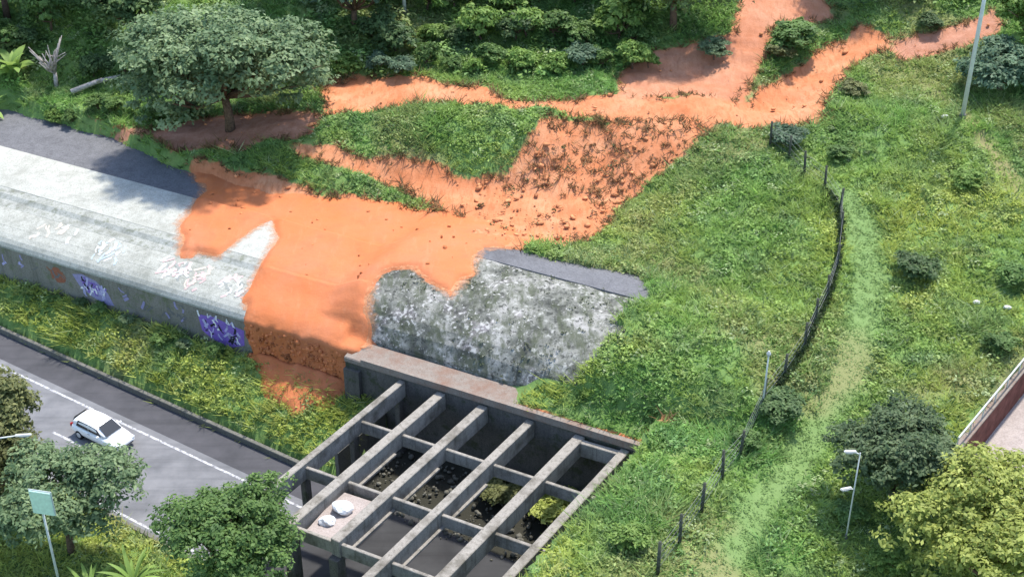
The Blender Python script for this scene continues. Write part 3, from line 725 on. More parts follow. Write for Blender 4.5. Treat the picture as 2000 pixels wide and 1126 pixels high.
weeds('dry_tufts', 6000, 16, 5, 'brown and olive tufts on the orange slope above the vault', zone_tufts, terrain_z,
      lambda x, y, rg: np.where((rg.random(len(x)) < .6)[:, None], np.array([.20, .10, .04]), np.array([.11, .12, .04]))*(.6+.7*rg.random(len(x)))[:, None], (.2, .5), (.12, .26))
def zone_vault(x, y, rg):
    u, n = xy_un(x, y); s, w = un_sw(u, n)
    m = (u > -46.3) & (u < -34) & (w > 1.0) & (w < 9)
    return m & (poly_sd(s, w, ROOFMUD) < -.3) & (rg.random(len(x)) < np.clip(sstep(.5, .66, fbm(x*.5, y*.5+70, 4))+.5*sstep(-37, -34, u)+.05, 0, 1))
def vault_z(x, y):
    u, n = xy_un(x, y); s, w = un_sw(u, n); return roof_z(u, w)
weeds('vault_weeds', 30000, 9, 6, 'small olive and grey weeds rooted on the mossy vault', zone_vault, vault_z,
      lambda x, y, rg: np.where((rg.random(len(x)) < .5)[:, None], np.array([.085, .105, .045]), np.array([.24, .25, .19]))*(.5+.8*rg.random(len(x)))[:, None], (.06, .28), (.08, .18))
# clods and stones left by the slide
def clods(count, seed):
    rg = np.random.default_rng(seed); V = []; F = []
    bm = bmesh.new(); bmesh.ops.create_icosphere(bm, subdivisions=1, radius=1); bv = np.array([v.co[:] for v in bm.verts]); bf = np.array([[v.index for v in f.verts] for f in bm.faces]); bm.free()
    x = rg.uniform(-34, 40, count); y = rg.uniform(74, 112, count); mud = masks(x, y)[0]
    dens = .10+.9*sstep(-1, 1.5, poly_sd(x, y, [(-4, 87), (0, 90), (14, 93.5), (10, 87), (6, 81), (-2, 80)]))
    ok = ground_zone(x, y) & (mud > .5) & (rg.random(count) < dens); x, y = x[ok], y[ok]; z = terrain_z(x, y)
    for i in range(len(x)):
        r = .05+.2*rg.random()**3; a = rg.uniform(0, 6.28); sc = np.array([r*rg.uniform(.9, 1.9), r, r*.6])
        q = bv*sc*(1+.35*(rg.random((len(bv), 1))-.5)); c, s = math.cos(a), math.sin(a)
        q = np.stack([q[:, 0]*c-q[:, 1]*s, q[:, 0]*s+q[:, 1]*c, q[:, 2]], -1)+np.array([x[i], y[i], z[i]])
        F.append(bf+len(V)*len(bv)); V.append(q)
    o = link('mud_clods', np_mesh('mud_clods', np.concatenate(V), np.concatenate(F)), plain('clod_mud', (.50, .21, .095), .9, .1, .35, 1.2))
    put(o, 'orange and brown clods of earth strewn over the slide', 'clods', kind='stuff')
clods(5200, 8)
# clumps still sticking to the curtain, and twigs and stones on the roof mud
def mud_bits(seed):
    rg = np.random.default_rng(seed); V = []; F = []
    bm = bmesh.new(); bmesh.ops.create_icosphere(bm, subdivisions=1, radius=1); bv = np.array([v.co[:] for v in bm.verts]); bf = np.array([[v.index for v in f.verts] for f in bm.faces]); bm.free()
    spots = []
    for i in range(420):
        s = rg.uniform(21.2, 29.0); z = 5.3-2.6*rg.random()**1.2; spots.append((s, -.28-.05*rg.random(), z, rg.uniform(.05, .16)))
    for i in range(110):
        s = rg.uniform(8, 34); w = rg.uniform(.3, 13)
        if float(poly_sd(s, w, ROOFMUD)) < .7 or float(poly_sd(s, w, MUDHOLE)) > -.7: continue
        u, n = sw_un(s, w); spots.append((s, w, float(roof_z(u, w))+.22, rg.uniform(.04, .15)))
    for s, w, z, r in spots:
        x, y = sw_xy(s, w); q = bv*r*rg.uniform(.6, 1.5, 3)*(1+.4*(rg.random((len(bv), 1))-.5)); F.append(bf+len(V)*len(bv)); V.append(q+np.array([x, y, z]))
    o = link('mud_lumps', np_mesh('mud_lumps', np.concatenate(V), np.concatenate(F)), plain('lump_mud', (.44, .15, .06), .9, .1, .4, 1.5))
    put(o, 'small lumps of earth stuck in the mud on the roof and wall', 'lumps', kind='stuff')
mud_bits(5)
def pit_rubble(count, seed):
    rg = np.random.default_rng(seed); V = []; F = []
    bm = bmesh.new(); bmesh.ops.create_icosphere(bm, subdivisions=1, radius=1); bv = np.array([v.co[:] for v in bm.verts]); bf = np.array([[v.index for v in f.verts] for f in bm.faces]); bm.free()
    for i in range(count):
        u = rg.uniform(-43.6, -27.6); n = rg.uniform(48.2, wall_n(u)-1.0); x, y = un_xy(u, n); r = .05+.17*rg.random()**3
        q = bv*r*rg.uniform(.6, 1.4, 3)*(1+.4*(rg.random((len(bv), 1))-.5)); F.append(bf+len(V)*len(bv)); V.append(q+np.array([x, y, .05]))
    o = link('rubble', np_mesh('rubble', np.concatenate(V), np.concatenate(F)), plain('rubble_stone', (.12, .115, .095), .9, .1, .4, 2))
    put(o, 'loose rubble and litter on the ground under the beam grid', 'rubble', kind='stuff')
pit_rubble(600, 17)

# ------------------------------------------------------------------ trees and shrubs
PAL = dict(deep=((.040, .080, .030), (.19, .26, .12)), dark=((.045, .090, .030), (.14, .215, .075)), grey=((.075, .135, .060), (.25, .33, .16)), mid=((.060, .125, .030), (.175, .280, .075)),
           bright=((.09, .18, .030), (.26, .38, .09)), yellow=((.15, .195, .03), (.46, .50, .13)), blue=((.055, .105, .058), (.175, .26, .15)), olive=((.075, .09, .03), (.23, .24, .09)))
def crown_mesh(name, lobes, nleaf, leaf, pal, seed, clump=.75, droop=0.):
    rg = np.random.default_rng(seed); lo, hi = [np.array(c) for c in PAL[pal]]
    area = np.array([(l[3]*l[4]+l[3]*l[5]+l[4]*l[5]) for l in lobes]); share = area/area.sum()
    Vs, Fs, Cs = [], [], []; off = 0
    for l, sh in zip(lobes, share):
        k = max(6, int(nleaf*sh/38)); per = max(4, int(nleaf*sh/k))
        d = unit(rg.normal(0, 1, (k, 3))); d[:, 2] = np.where(d[:, 2] < -.35, -d[:, 2], d[:, 2])
        rad = rg.uniform(.62, 1.04, k); c = np.array(l[:3]) + d*rad[:, None]*np.array(l[3:6])
        tone = np.clip(.45*rg.random(k)+.55*rg.random(k), 0, 1)
        cl = clump*rg.uniform(.6, 1.3, k)
        e = unit(rg.normal(0, 1, (k*per, 3))); e[:, 2] = np.abs(e[:, 2])*.9-.15
        rr = np.repeat(cl, per)*rg.uniform(.35, 1.0, k*per)
        C = np.repeat(c, per, 0) + e*rr[:, None]*np.array([1, 1, .62])
        if droop: C[:, 2] -= droop*rg.random(k*per)**1.5
        nn = unit(e*.5 + np.repeat(d, per, 0)*.35 + rg.normal(0, .4, (k*per, 3)) + np.array([0, 0, .7]))
        if droop: nn[:, 2] *= .3; nn = unit(nn)
        L = leaf*rg.uniform(.45, 1.55, k*per); V, F = leaf_quads(C, nn, L, L*.5, rg)
        t = np.clip(np.repeat(tone, per)+rg.normal(0, .16, k*per), 0, 1.1)[:, None]
        Cs.append(np.repeat(lo*(1-t)+hi*t, 4, 0)); Vs.append(V); Fs.append(F+off); off += len(V)
    return np_mesh(name, np.concatenate(Vs), np.concatenate(Fs), False, np.concatenate(Cs))
def lobes_for(rx, ry, rz, h, n, seed, low=.35):
    r = random.Random(seed); out = [(0, 0, h, rx*.68, ry*.68, rz*.75)]
    for i in range(n):
        a = 2*math.pi*(i+r.uniform(-.3, .3))/n; q = r.uniform(.45, .66)
        out.append((rx*q*math.cos(a), ry*q*math.sin(a), h+rz*r.uniform(-low, .38), rx*r.uniform(.32, .5), ry*r.uniform(.32, .5), rz*r.uniform(.38, .58)))
    return out
def trunk_tubes(lobes, r0, seed):
    r = random.Random(seed); top = lobes[0]; hh = top[2]
    fork = Vector((r.uniform(-.2, .2), r.uniform(-.2, .2), hh*.45))
    L = [([(0, 0, -.4), (r.uniform(-.1, .1), 0, hh*.22), fork], [r0*1.25, r0, r0*.85]), ([fork, (fork.x*.5, fork.y*.5, hh*.75), (top[0], top[1], hh+top[5]*.5)], [r0*.8, r0*.5, r0*.15])]
    for l in lobes[1:]:
        c = Vector(l[:3]); mid = fork.lerp(c, .5)+Vector((0, 0, -.12*hh)); L.append(([fork, mid, c], [r0*.55, r0*.38, r0*.12]))
        for k in range(2):
            e = c+Vector((r.uniform(-1, 1)*l[3], r.uniform(-1, 1)*l[4], r.uniform(0, .7)*l[5])); L.append(([mid, mid.lerp(e, .6)+Vector((0, 0, .1)), e], [r0*.26, r0*.18, r0*.06]))
    return L
def gz(x, y): return float(terrain_z(x, y))
def tree(name, label, x, y, h, rx, ry, rz, pal, nleaf, leaf, seed, cat='tree', r0=.28, nl=7, clump=.8, droop=0., group=None, z=None, low=.35):
    t = empty(name, (x, y, gz(x, y) if z is None else z))
    put(t, label, cat, group)
    lb = lobes_for(rx, ry, rz, h, nl, seed, low)
    tubes('trunk', trunk_tubes(lb, r0, seed), M['bark'], t)
    link('crown', crown_mesh('crown', lb, nleaf, leaf, pal, seed, clump, droop), M['leaf'], t)
    return t
tree('broad_tree', 'large spreading grey-green tree standing on the mud behind the pale roof', -21.3, 95.6, 5.6, 8.2, 6.6, 4.8, 'grey', 40000, .36, 1, r0=.34, nl=15, clump=1.0, low=.55)
tree('round_tree', 'dark round bushy tree beside the grass trail, next to the yellow-green tree', 19.9, 56.0, 3.1, 3.6, 3.3, 3.2, 'deep', 23000, .24, 2, r0=.2, nl=9, clump=.55)
tree('yellow_tree', 'dense yellow-green tree filling the bottom right corner', 23.8, 50.0, 4.3, 5.8, 4.8, 3.8, 'yellow', 32000, .24, 3, r0=.3, nl=11, clump=.6, z=5.2)
tree('roadside_tree', 'bushy mid-green tree in front of the road at the left end of the beam grid', -14.2, 53.4, 4.1, 4.2, 3.6, 3.4, 'mid', 21000, .23, 4, r0=.22, nl=9, clump=.6)
tree('roadside_tree', 'loose olive-green tree in the bottom left corner around the pale panel', -24.8, 58.6, 4.0, 4.6, 3.4, 3.6, 'grey', 20000, .25, 5, r0=.2, nl=8, clump=.65)
tree('roadside_tree', 'leafy tree at the left edge overhanging the road before the white car', -30.0, 61.6, 4.4, 3.4, 3.0, 3.4, 'olive', 15000, .24, 6, r0=.2, nl=8, clump=.6)
tree('roadside_tree', 'small leafy tree at the left edge above the road, beside the grass bank', -30.0, 64.2, 6.4, 2.8, 2.8, 3.4, 'olive', 14000, .26, 7, r0=.16, nl=7, clump=.6)
tree('drooping_tree', 'dark drooping tree at the top beside the orange gully', 13.0, 106.2, 5.0, 5.2, 3.6, 3.2, 'dark', 17000, .34, 8, r0=.28, nl=9, clump=.9, droop=1.6)
tree('dark_tree', 'dark tree on the bank right of the large spreading tree', -12.6, 106.2, 4.4, 4.4, 3.4, 3.2, 'blue', 13000, .34, 9, r0=.26, nl=8, clump=.9)
tree('wood_tree', 'dark tree in the top left corner above the large-leaved plant', -42.5, 111.5, 5.5, 5.0, 4.0, 4.0, 'dark', 12000, .4, 10, r0=.28, nl=8, clump=1.0)
tree('wood_tree', 'dark olive tree at the top behind the bare branches', -36.0, 112.0, 5.0, 5.2, 4.0, 3.6, 'olive', 12000, .4, 11, r0=.28, nl=8, clump=1.0)
tree('wood_tree', 'deep green tree at the top left, between the bare branches and the large spreading tree', -31.0, 107.5, 3.6, 3.4, 3.0, 3.2, 'dark', 9000, .36, 12, r0=.24, nl=7, clump=.9)
tree('wood_tree', 'olive tree at the top edge just left of the pale pole', -17.0, 112.5, 4.5, 5.0, 3.5, 3.2, 'olive', 10000, .4, 13, r0=.26, nl=7, clump=1.0)
tree('hill_tree', 'grey-green tree at the top right above the pale fan of mud', 29.5, 112.0, 2.6, 5.6, 3.0, 2.4, 'blue', 11000, .36, 14, r0=.24, nl=8, clump=.85)
tree('hill_tree', 'bright green tree at the right edge behind the tall pole', 40.5, 102.0, 3.8, 4.0, 3.6, 3.4, 'bright', 12000, .34, 15, r0=.26, nl=8, clump=.85)
tree('hill_tree', 'dark blue-green tree right of the tall pole', 37.0, 97.6, 2.2, 3.4, 2.8, 2.2, 'blue', 11000, .3, 16, r0=.22, nl=8, clump=.7)
# shrubs: prototypes of each colour, copied
protos = {}
def shrub(pal, x, y, r, label, group=None, tall=.75, name='shrub', z=None):
    key = (pal, random.randint(0, 1))
    if key not in protos:
        sd_ = len(protos)+40; lb = lobes_for(1, 1, .8, .72, 6, sd_)
        protos[key] = (crown_mesh('shrub_foliage', lb, 2600, .17, pal, sd_, .30),
                       py_mesh('stem', *(lambda V, F: (V, F))(*tube_join(trunk_tubes(lb, .05, sd_)))))
        protos[key][0].materials.append(M['leaf']); protos[key][1].materials.append(M['bark'])
    t = empty(name, (x, y, (gz(x, y) if z is None else z)-.05), random.uniform(0, 6.28)); put(t, label, 'shrub', group)
    t.scale = (r, r*random.uniform(.85, 1.1), r*tall/.75)
    link('foliage', protos[key][0], None, t); link('stem', protos[key][1], None, t)
    return t
def tube_join(list_):
    V = []; F = []
    for pts, rad in list_:
        v, f = tube_data(pts, rad, 5, len(V)); V += v; F += f
    return V, F
rb = random.Random(21)
ORD = ['first', 'second', 'third', 'fourth', 'fifth', 'sixth', 'seventh', 'eighth', 'ninth', 'tenth', 'eleventh', 'twelfth', 'thirteenth', 'fourteenth']
WORD = dict(mid='green', bright='bright green', dark='dark green', blue='blue-green', olive='olive', grey='grey-green')
def shrub_row(n, pals, xf, rf_, where, group, name, tall=(.6, .95)):
    for i in range(n):
        x, y = xf((i+.5)/n); pal = rb.choice(pals)
        shrub(pal, x, y, rb.uniform(*rf_), '%s shrub, %s from the left %s' % (WORD[pal], ORD[i], where), group, rb.uniform(*tall), name)
J = lambda a: rb.uniform(-a, a)
shrub_row(13, ['mid', 'bright', 'bright', 'mid', 'blue'], lambda t: (-14+26*t+J(.7), 102.2+J(.8)), (.9, 1.7), 'along the lower edge of the wooded bank', 'shrubs on the bank above the mud', 'bank_shrub')
shrub_row(12, ['mid', 'bright', 'dark', 'mid'], lambda t: (-14+25*t+J(.8), 105.6+J(.9)), (1.3, 2.2), 'along the middle of the wooded bank', 'shrubs on the bank above the mud', 'bank_shrub')
shrub_row(10, ['mid', 'bright', 'olive'], lambda t: (-12+23*t+J(.8), 109.8+J(1.0)), (1.5, 2.4), 'along the top of the wooded bank', 'shrubs on the bank above the mud', 'bank_shrub')
shrub_row(6, ['bright', 'mid'], lambda t: (-37+10*t+J(.4), 100.6-2.0*t+J(.4)), (.7, 1.2), 'between the tunnel roof and the large tree', 'shrubs left of the large tree', 'bank_shrub')
shrub_row(5, ['mid', 'dark'], lambda t: (-35+8*t+J(.4), 104.8+J(.6)), (.9, 1.5), 'behind the fallen trunk', 'shrubs behind the fallen trunk', 'bank_shrub')
shrub_row(7, ['dark', 'mid', 'olive'], lambda t: (-49+11*t+J(.6), 108.5+J(1.2)), (1.3, 2.2), 'under the trees in the top left corner', 'undergrowth in the top left corner', 'wood_shrub')
def wall_foot(t):
    s = -13+33*t+J(.6); return sw_xy(s, -rb.uniform(.4, 1.2))
shrub_row(14, ['mid', 'grey', 'dark', 'mid'], wall_foot, (.45, .95), 'at the foot of the graffiti wall', 'shrubs along the graffiti wall', 'wall_shrub', (.55, .75))
for x, y, r, pal, lab in [
    (-.5, 63.5, 1.6, 'olive', 'olive shrub growing inside the beam grid under the ledge, left one of two'),
    (2.6, 61.6, 1.8, 'yellow', 'yellowish shrub growing inside the beam grid under the ledge, right one of two'),
    (-27.6, 98.0, 1.5, 'mid', 'green shrub under the left side of the large spreading tree, left one of two'),
    (-25.4, 98.6, 1.7, 'dark', 'dark green shrub under the left side of the large spreading tree, right one of two'),
    (22.6, 104.6, 2.3, 'mid', 'rounded green shrub on an island of grass inside the orange gully'),
    (21.2, 103.4, 1.3, 'olive', 'small olive shrub at the lower end of the island in the gully'),
    (19.8, 90.2, 1.5, 'blue', 'blue-green shrub at the upper end of the fence'),
    (23.2, 89.0, 1.1, 'mid', 'green shrub on the grass right of the upper fence end'),
    (25.6, 75.2, 1.5, 'dark', 'dark green shrub right of the grass trail, half way up the hill'),
    (31.2, 84.8, 1.2, 'bright', 'bright green shrub at the foot of the grey trail'),
    (28.8, 67.9, 1.2, 'mid', 'green shrub at the top of the yard wall'),
    (31.5, 74.5, 1.3, 'mid', 'green shrub at the right edge above the yard'),
    (14.9, 62.2, 1.3, 'dark', 'dark green shrub wrapped around the thin post on the fence line'),
    (12.8, 60.0, 1.0, 'mid', 'low green shrub on the fence line below the thin post'),
    (17.4, 54.6, 1.0, 'mid', 'low green shrub at the foot of the lamp post'),
    (18.8, 51.6, 1.2, 'bright', 'bright green shrub at the bottom edge left of the yellow-green tree'),
    (33.6, 106.2, 1.2, 'dark', 'dark shrub above the red strip of earth at the top right'),
    (16.0, 103.0, 1.4, 'grey', 'grey-green shrub at the foot of the drooping tree'),
    (25.8, 97.2, 1.1, 'olive', 'olive shrub on the edge of the grass below the gully'),
    (-2.2, 53.0, .9, 'yellow', 'yellow-green shrub at the bottom edge under the beam grid'),
    (-6.6, 49.7, 1.5, 'bright', 'light green shrub at the bottom edge below the white sacks'),
    (5.8, 51.4, 1.2, 'bright', 'green shrub at the bottom right corner of the beam grid')]:
    shrub(pal, x, y, r, lab, None, .55)
# large-leaved plants
def leaf_blade(L, W, bend, k=6):
    V = []; F = []
    for i in range(k+1):
        t = i/k; w = W*math.sin(math.pi*min(1, .08+t*.92))**.7*(1 if t < 1 else .05); z = L*(t*.75-bend*t*t); xx = L*(t*.7+.15*t*t)
        V += [(xx, -w/2, z+.08*w), (xx, 0, z), (xx, w/2, z+.08*w)]
    for i in range(k):
        a = i*3; F += [(a, a+3, a+4, a+1), (a+1, a+4, a+5, a+2)]
    return V, F
def leafy_plant(name, label, x, y, n, L, W, pal, seed, z=None):
    t = empty(name, (x, y, gz(x, y) if z is None else z)); put(t, label, 'plant')
    r = random.Random(seed); lo, hi = PAL[pal]
    for i in range(n):
        V, F = leaf_blade(L*r.uniform(.7, 1.1), W*r.uniform(.8, 1.15), r.uniform(.2, .75))
        q = r.uniform(.5, 1.3); c = np.tile(np.array([lo[j]*(1-q)+hi[j]*q for j in range(3)]), (len(V), 1))
        o = link('leaf', np_mesh('leaf', np.array(V), np.array(F), True, c), M['leaf'], t)
        o.rotation_euler = (r.uniform(-.2, .2), r.uniform(-.5, .2), 2*math.pi*i/n+r.uniform(-.3, .3)); o.location = (0, 0, .3*L*r.uniform(.3, 1))
    tubes('stem', [([(0, 0, -.2), (0, 0, .35*L)], [.14, .08])], M['bark'], t)
leafy_plant('banana_plant', 'pale large-leaved plant at the left edge above the tunnel roof', -40.2, 104.6, 13, 2.8, .75, 'bright', 3)
leafy_plant('banana_plant', 'bright large-leaved plant at the left edge nearest the tunnel roof', -41.5, 101.4, 11, 2.3, .65, 'bright', 4)
leafy_plant('frond_plant', 'light green plant with long arching leaves at the bottom left by the road', -20.4, 55.2, 34, 2.3, .22, 'bright', 5, .6)
leafy_plant('frond_plant', 'second arching-leaved plant at the bottom edge left of the road end', -22.6, 54.6, 30, 2.2, .22, 'bright', 6, .6)
# bare branches and a fallen trunk
dt = empty('bare_tree', (-36.8, 104.0, gz(-36.8, 104.0))); put(dt, 'leafless grey branches sticking up at the top left', 'dead tree')
rd_ = random.Random(9); L_ = [([(0, 0, -.3), (.1, 0, 1.2)], [.2, .14])]
for i in range(13):
    a = rd_.uniform(0, 6.28); q = rd_.uniform(.6, 1.7); h = rd_.uniform(2.2, 4.2); m = Vector((q*.4*math.cos(a), q*.4*math.sin(a), h*.6)); e = Vector((q*math.cos(a), q*math.sin(a), h))
    L_.append(([(.1, 0, 1.1), m, e], [.10, .07, .03]))
    for k in range(2):
        f_ = m+Vector((rd_.uniform(-.8, .8), rd_.uniform(-.8, .8), rd_.uniform(.4, 1.2))); L_.append(([m, f_], [.05, .02]))
tubes('branches', L_, M['deadwood'], dt, 6)
z1, z2 = gz(-35.2, 102.6), gz(-31.4, 103.8)
lg = tubes('fallen_trunk', [([(-35.2, 102.6, z1+.35), (-33.3, 103.4, (z1+z2)/2+.55), (-31.4, 103.8, z2+.6)], [.22, .19, .13]), ([(-33.3, 103.4, (z1+z2)/2+.5), (-32.6, 102.6, z2+.9)], [.1, .04])], M['deadwood'])
put(lg, 'pale fallen trunk lying below the bare branches', 'log')

# ------------------------------------------------------------------ fence along the trail
FP = [(18.5,90),(19.6,88.5),(20.4,86.6),(21.5,84.8),(22,82.1),(21.5,79),(20.6,75.6),(19.5,72.6),(18.2,69.8),(17.1,67.2),(15.5,64.6),(14,62.6),(12.3,59),(11.1,57),(9.7,54.4),(8.3,51.8),(7,49.5)]
fence = empty('fence', (FP[8][0], FP[8][1], gz(*FP[8]))); put(fence, 'curving wire fence with dark wooden posts between the hill and the grass trail', 'fence')
FI = -Vector(fence.location)
rf = random.Random(3); tops = []
for x, y in FP:
    z = gz(x, y); hx, hy = rf.uniform(-.1, .1), rf.uniform(-.1, .1); h = rf.uniform(1.7, 2.1)
    v, f = tube_data([Vector((x, y, z-.3))+FI, Vector((x+hx, y+hy, z+h))+FI], [.10, .085], 7); link('post', py_mesh('post', v, f, True), M['post'], fence); tops.append((x, y, z, hx, hy))
for k in range(4):
    q = .35+.42*k; pts = [Vector((x+hx*q/2, y+hy*q/2, z+q))+FI for x, y, z, hx, hy in tops]
    v, f = tube_data(pts, [.009]*len(pts), 4); link('wire', py_mesh('wire', v, f), M['wire'], fence)
rg = np.random.default_rng(12); pts = np.array([(x, y, z) for x, y, z, a, b in tops]); seg = np.linspace(3.2, 10.4, 2600); i0 = seg.astype(int); ft = (seg-i0)[:, None]
C = pts[i0]*(1-ft)+pts[i0+1]*ft + np.stack([rg.normal(0, .12, 2600), rg.normal(0, .12, 2600), rg.uniform(0, 1.0, 2600)*(.35+.65*fbm(seg*3, seg*0, 3))], -1)
V, F = leaf_quads(C+np.array(FI), unit(rg.normal(0, 1, (2600, 3))+np.array([-.4, -.4, .2])), rg.uniform(.14, .3, 2600), rg.uniform(.09, .17, 2600), rg)
cr = np.repeat(np.array([.035, .055, .018])*(.5+rg.random((2600, 1))), 4, 0)
vine = link('creeper', np_mesh('creeper', V, F, False, cr), M['leaf'], fence); vine['kind'] = 'stuff'; vine['label'] = 'dark creeper growing on the fence wires'

# ------------------------------------------------------------------ poles and lamps
def pole(name, label, x, y, h, r, cat='pole', z=None):
    z = gz(x, y) if z is None else z
    t = empty(name, (x, y, z)); put(t, label, cat)
    tubes('shaft', [([(0, 0, -.3), (0, 0, h*.5), (0, 0, h)], [r, r*.85, r*.65])], M['pole'], t, 10)
    v, f = tube_data([(0, 0, -.1), (0, 0, .35)], [r*1.7, r*1.6], 10); link('base_collar', py_mesh('base_collar', v, f), M['kerb'], t)
    return t
p = pole('utility_pole', 'tall pale pole at the top right beside the grey trail', 33.1, 93.5, 14, .17)
tubes('crossarm', [([(-1, 0, 13.4), (1, 0, 13.4)], [.07, .07])], M['pole'], p)
p = pole('utility_pole', 'pale pole at the top edge on the wooded bank', -8.8, 108.8, 11, .16)
tubes('crossarm', [([(-1, 0, 10.4), (1, 0, 10.4)], [.07, .07])], M['pole'], p)
def head(parent, loc, rz, sx=.5):
    o = link('lamp_head', bev_mesh('lamp_head', cbox((sx*.5, 0, 0), (sx, .2, .11)), BOXF, .04, 2), M['lamp_grey'], parent); o.location = loc; o.rotation_euler.z = rz
    g = link('lens', bev_mesh('lens', cbox((sx*.55, 0, -.075), (sx*.6, .17, .03)), BOXF, .01), M['pole'], o)
p = pole('lamp_post', 'slim pale lamp post with two white heads left of the dark round tree', 17.0, 53.4, 5.6, .045, 'lamp post')
tubes('arm', [([(0, 0, 5.5), (-.3, 0, 5.65)], [.035, .03])], M['pole'], p); head(p, (-.2, 0, 5.68), R(180), .6)
tubes('arm', [([(0, 0, 3.3), (-.25, -.1, 3.4)], [.035, .03])], M['pole'], p); head(p, (-.15, -.05, 3.44), R(195), .6)
p = pole('thin_post', 'thin dark post with a pale cap rising from the dark shrub on the fence line', 14.0, 62.5, 3.7, .06)
v, f = tube_data([(0, 0, 3.7), (0, 0, 3.8), (0, 0, 3.95)], [.12, .13, .05], 10); link('cap', py_mesh('cap', v, f), M['lamp_grey'], p)
p = pole('street_lamp', 'street lamp whose pale arm reaches in from the left edge above the road', -28.9, 60.6, 6.6, .1, 'street lamp', .2)
tubes('arm', [([(0, 0, 6.3), (.6, .1, 6.65), (1.6, .2, 6.75)], [.06, .05, .04])], M['pole'], p); head(p, (1.5, .19, 6.77), R(6), .9)
p = pole('sign_post', 'pale green panel on a post among the trees at the bottom left', -24.2, 54.8, 7.4, .08, 'sign', .4)
o = link('panel', bev_mesh('panel', cbox((0, 0, 0), (1.2, .08, 1.5)), BOXF, .03), M['panel'], p); o.location = (.12, -.14, 7.0); o.rotation_euler.z = R(-12)
o = link('panel_frame', bev_mesh('panel_frame', cbox((0, 0, 0), (1.3, .05, 1.6)), BOXF, .02), M['pole'], p); o.location = (.12, -.07, 7.0); o.rotation_euler.z = R(-12)
# pale stones
for k, (x, y, r, lab) in enumerate([(31.7, 93.2, .28, 'pale stone in the grass below the tall pole'), (28.6, 72.3, .24, 'pale stone on the grass above the yard, left one of two'), (30.4, 71.8, .27, 'pale stone on the grass above the yard, right one of two'), (-17.0, 54.0, .5, 'white stone at the bottom edge in front of the roadside tree, left one of two'), (-15.2, 53.4, .42, 'white stone at the bottom edge in front of the roadside tree, right one of two')]):
    o = link('pale_stone', lump_mesh('pale_stone', r, r*.7, r*.55, 60+k, 2, .35), M['stone']); o.location = (x, y, gz(x, y)+.15); put(o, lab, 'stone')

# ------------------------------------------------------------------ the white car
car = empty('white_car', (*un_xy(-59.3, 44.2), .004), -A_ROAD); put(car, 'white hatchback car driving on the road below the graffiti wall', 'car')
cp = new_mat('white_car_paint', .3, .5)[0]; cp.node_tree.nodes['Principled BSDF'].inputs['Base Color'].default_value = (.78, .79, .80, 1); cp.node_tree.nodes['Principled BSDF'].inputs['Coat Weight'].default_value = .5
gl = new_mat('tinted_glass', .08, .6)[0]; gl.node_tree.nodes['Principled BSDF'].inputs['Base Color'].default_value = (.015, .018, .02, 1)
ty = plain('tyre_rubber', (.02, .02, .02), .9, .1); al = plain('alloy', (.45, .45, .46), .35, .6, .05); bk = plain('black_plastic', (.02, .02, .022), .6, .3)
hl = plain('lamp_glass', (.75, .78, .8), .15, .6, .05); tl = plain('tail_lamp_red', (.35, .01, .01), .25, .5, .05)
def loft(secs, name, mat, parent, sub=1):
    """secs: (x, half_width_bottom, half_width_top, z_bottom, z_top)"""
    V = []; F = []
    for x, a, b, z0, z1 in secs:
        V += [(x, -a*.94, z0), (x, -a, z0+(z1-z0)*.35), (x, -a*.985, z0+(z1-z0)*.7), (x, -b, z1), (x, 0, z1+.03), (x, b, z1), (x, a*.985, z0+(z1-z0)*.7), (x, a, z0+(z1-z0)*.35), (x, a*.94, z0)]
    for i in range(len(secs)-1):
        for j in range(9): F.append((i*9+j, i*9+(j+1) % 9, (i+1)*9+(j+1) % 9, (i+1)*9+j))
    F.append(tuple(range(9))[::-1]); F.append(tuple((len(secs)-1)*9+j for j in range(9)))
    me = bev_mesh(name, V, F, 0, 1, True); o = link(name, me, mat, parent)
    md = o.modifiers.new('s', 'SUBSURF'); md.levels = sub; md.render_levels = sub
    return o
body = loft([(-2.08, .70, .60, .34, .72), (-2.02, .82, .74, .24, .90), (-1.6, .87, .80, .22, .95), (-.6, .88, .82, .21, .93), (.5, .88, .82, .21, .92), (1.1, .87, .78, .21, .88), (1.7, .85, .70, .22, .78), (2.02, .76, .60, .25, .66), (2.1, .62, .5, .34, .56)], 'body', cp, car)
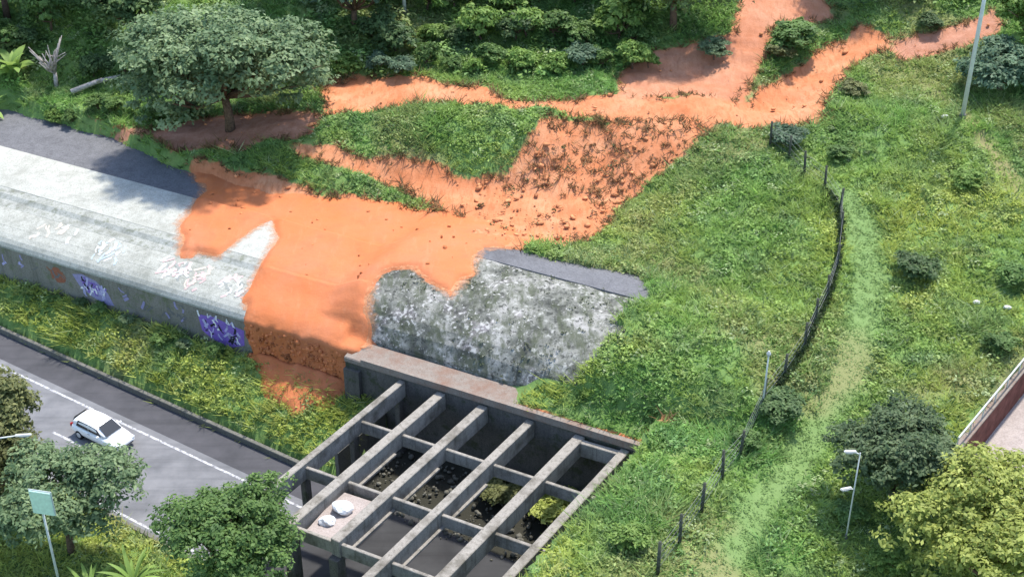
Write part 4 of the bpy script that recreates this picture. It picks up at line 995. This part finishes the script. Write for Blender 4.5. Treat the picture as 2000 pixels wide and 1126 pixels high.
cab = loft([(-1.98, .68, .55, .86, .98), (-1.78, .74, .58, .86, 1.34), (-1.2, .76, .60, .86, 1.46), (-.3, .77, .61, .86, 1.49), (.25, .77, .58, .86, 1.42), (.75, .75, .58, .86, 1.14), (1.12, .72, .60, .84, .92)], 'cabin', cp, car)
def pane(name, q, mat=gl, par=None):
    me = py_mesh(name, q, [tuple(range(len(q)))]); o = link(name, me, mat, par or car); md = o.modifiers.new('t', 'SOLIDIFY'); md.thickness = .02; md.offset = 0; return o
for sg in (-1, 1):
    pane('side_window', [(-1.5, sg*.775, .95), (-.45, sg*.785, .95), (-.45, sg*.70, 1.36), (-1.35, sg*.69, 1.34)])
    pane('side_window', [(-.38, sg*.785, .95), (.72, sg*.775, .95), (.35, sg*.70, 1.28), (-.38, sg*.70, 1.36)])
    o = link('side_mirror', bev_mesh('side_mirror', cbox((.6, sg*.95, .98), (.14, .2, .14)), BOXF, .04, 2), cp, car)
    link('headlight', bev_mesh('headlight', cbox((1.93, sg*.60, .64), (.26, .28, .14)), BOXF, .05, 2), hl, car)
    link('tail_light', bev_mesh('tail_light', cbox((-2.02, sg*.70, .78), (.14, .2, .26)), BOXF, .04, 2), tl, car)
    link('door_handle', bev_mesh('door_handle', cbox((-.3, sg*.885, .80), (.18, .03, .03)), BOXF, .01), bk, car)
    for wx in (-1.3, 1.32):
        v, f = tube_data([(wx, sg*.68, .31), (wx, sg*.70, .31), (wx, sg*.86, .31), (wx, sg*.89, .31)], [.26, .31, .31, .26], 20); w_o = link('wheel', py_mesh('wheel', v, f), ty, car)
        v, f = tube_data([(wx, sg*.885, .31), (wx, sg*.90, .31)], [.20, .17], 14); link('rim', py_mesh('rim', v, f), al, w_o)
pane('windscreen', [(1.06, -.62, .96), (1.06, .62, .96), (.36, .53, 1.42), (.36, -.53, 1.42)])
pane('rear_window', [(-2.0, -.56, 1.02), (-2.0, .56, 1.02), (-1.84, .5, 1.33), (-1.84, -.5, 1.33)])
link('front_bumper', bev_mesh('front_bumper', cbox((2.04, 0, .42), (.14, 1.1, .16)), BOXF, .05, 2), bk, car)
link('number_plate', bev_mesh('number_plate', cbox((-2.09, 0, .62), (.03, .4, .12)), BOXF, .005), hl, car)
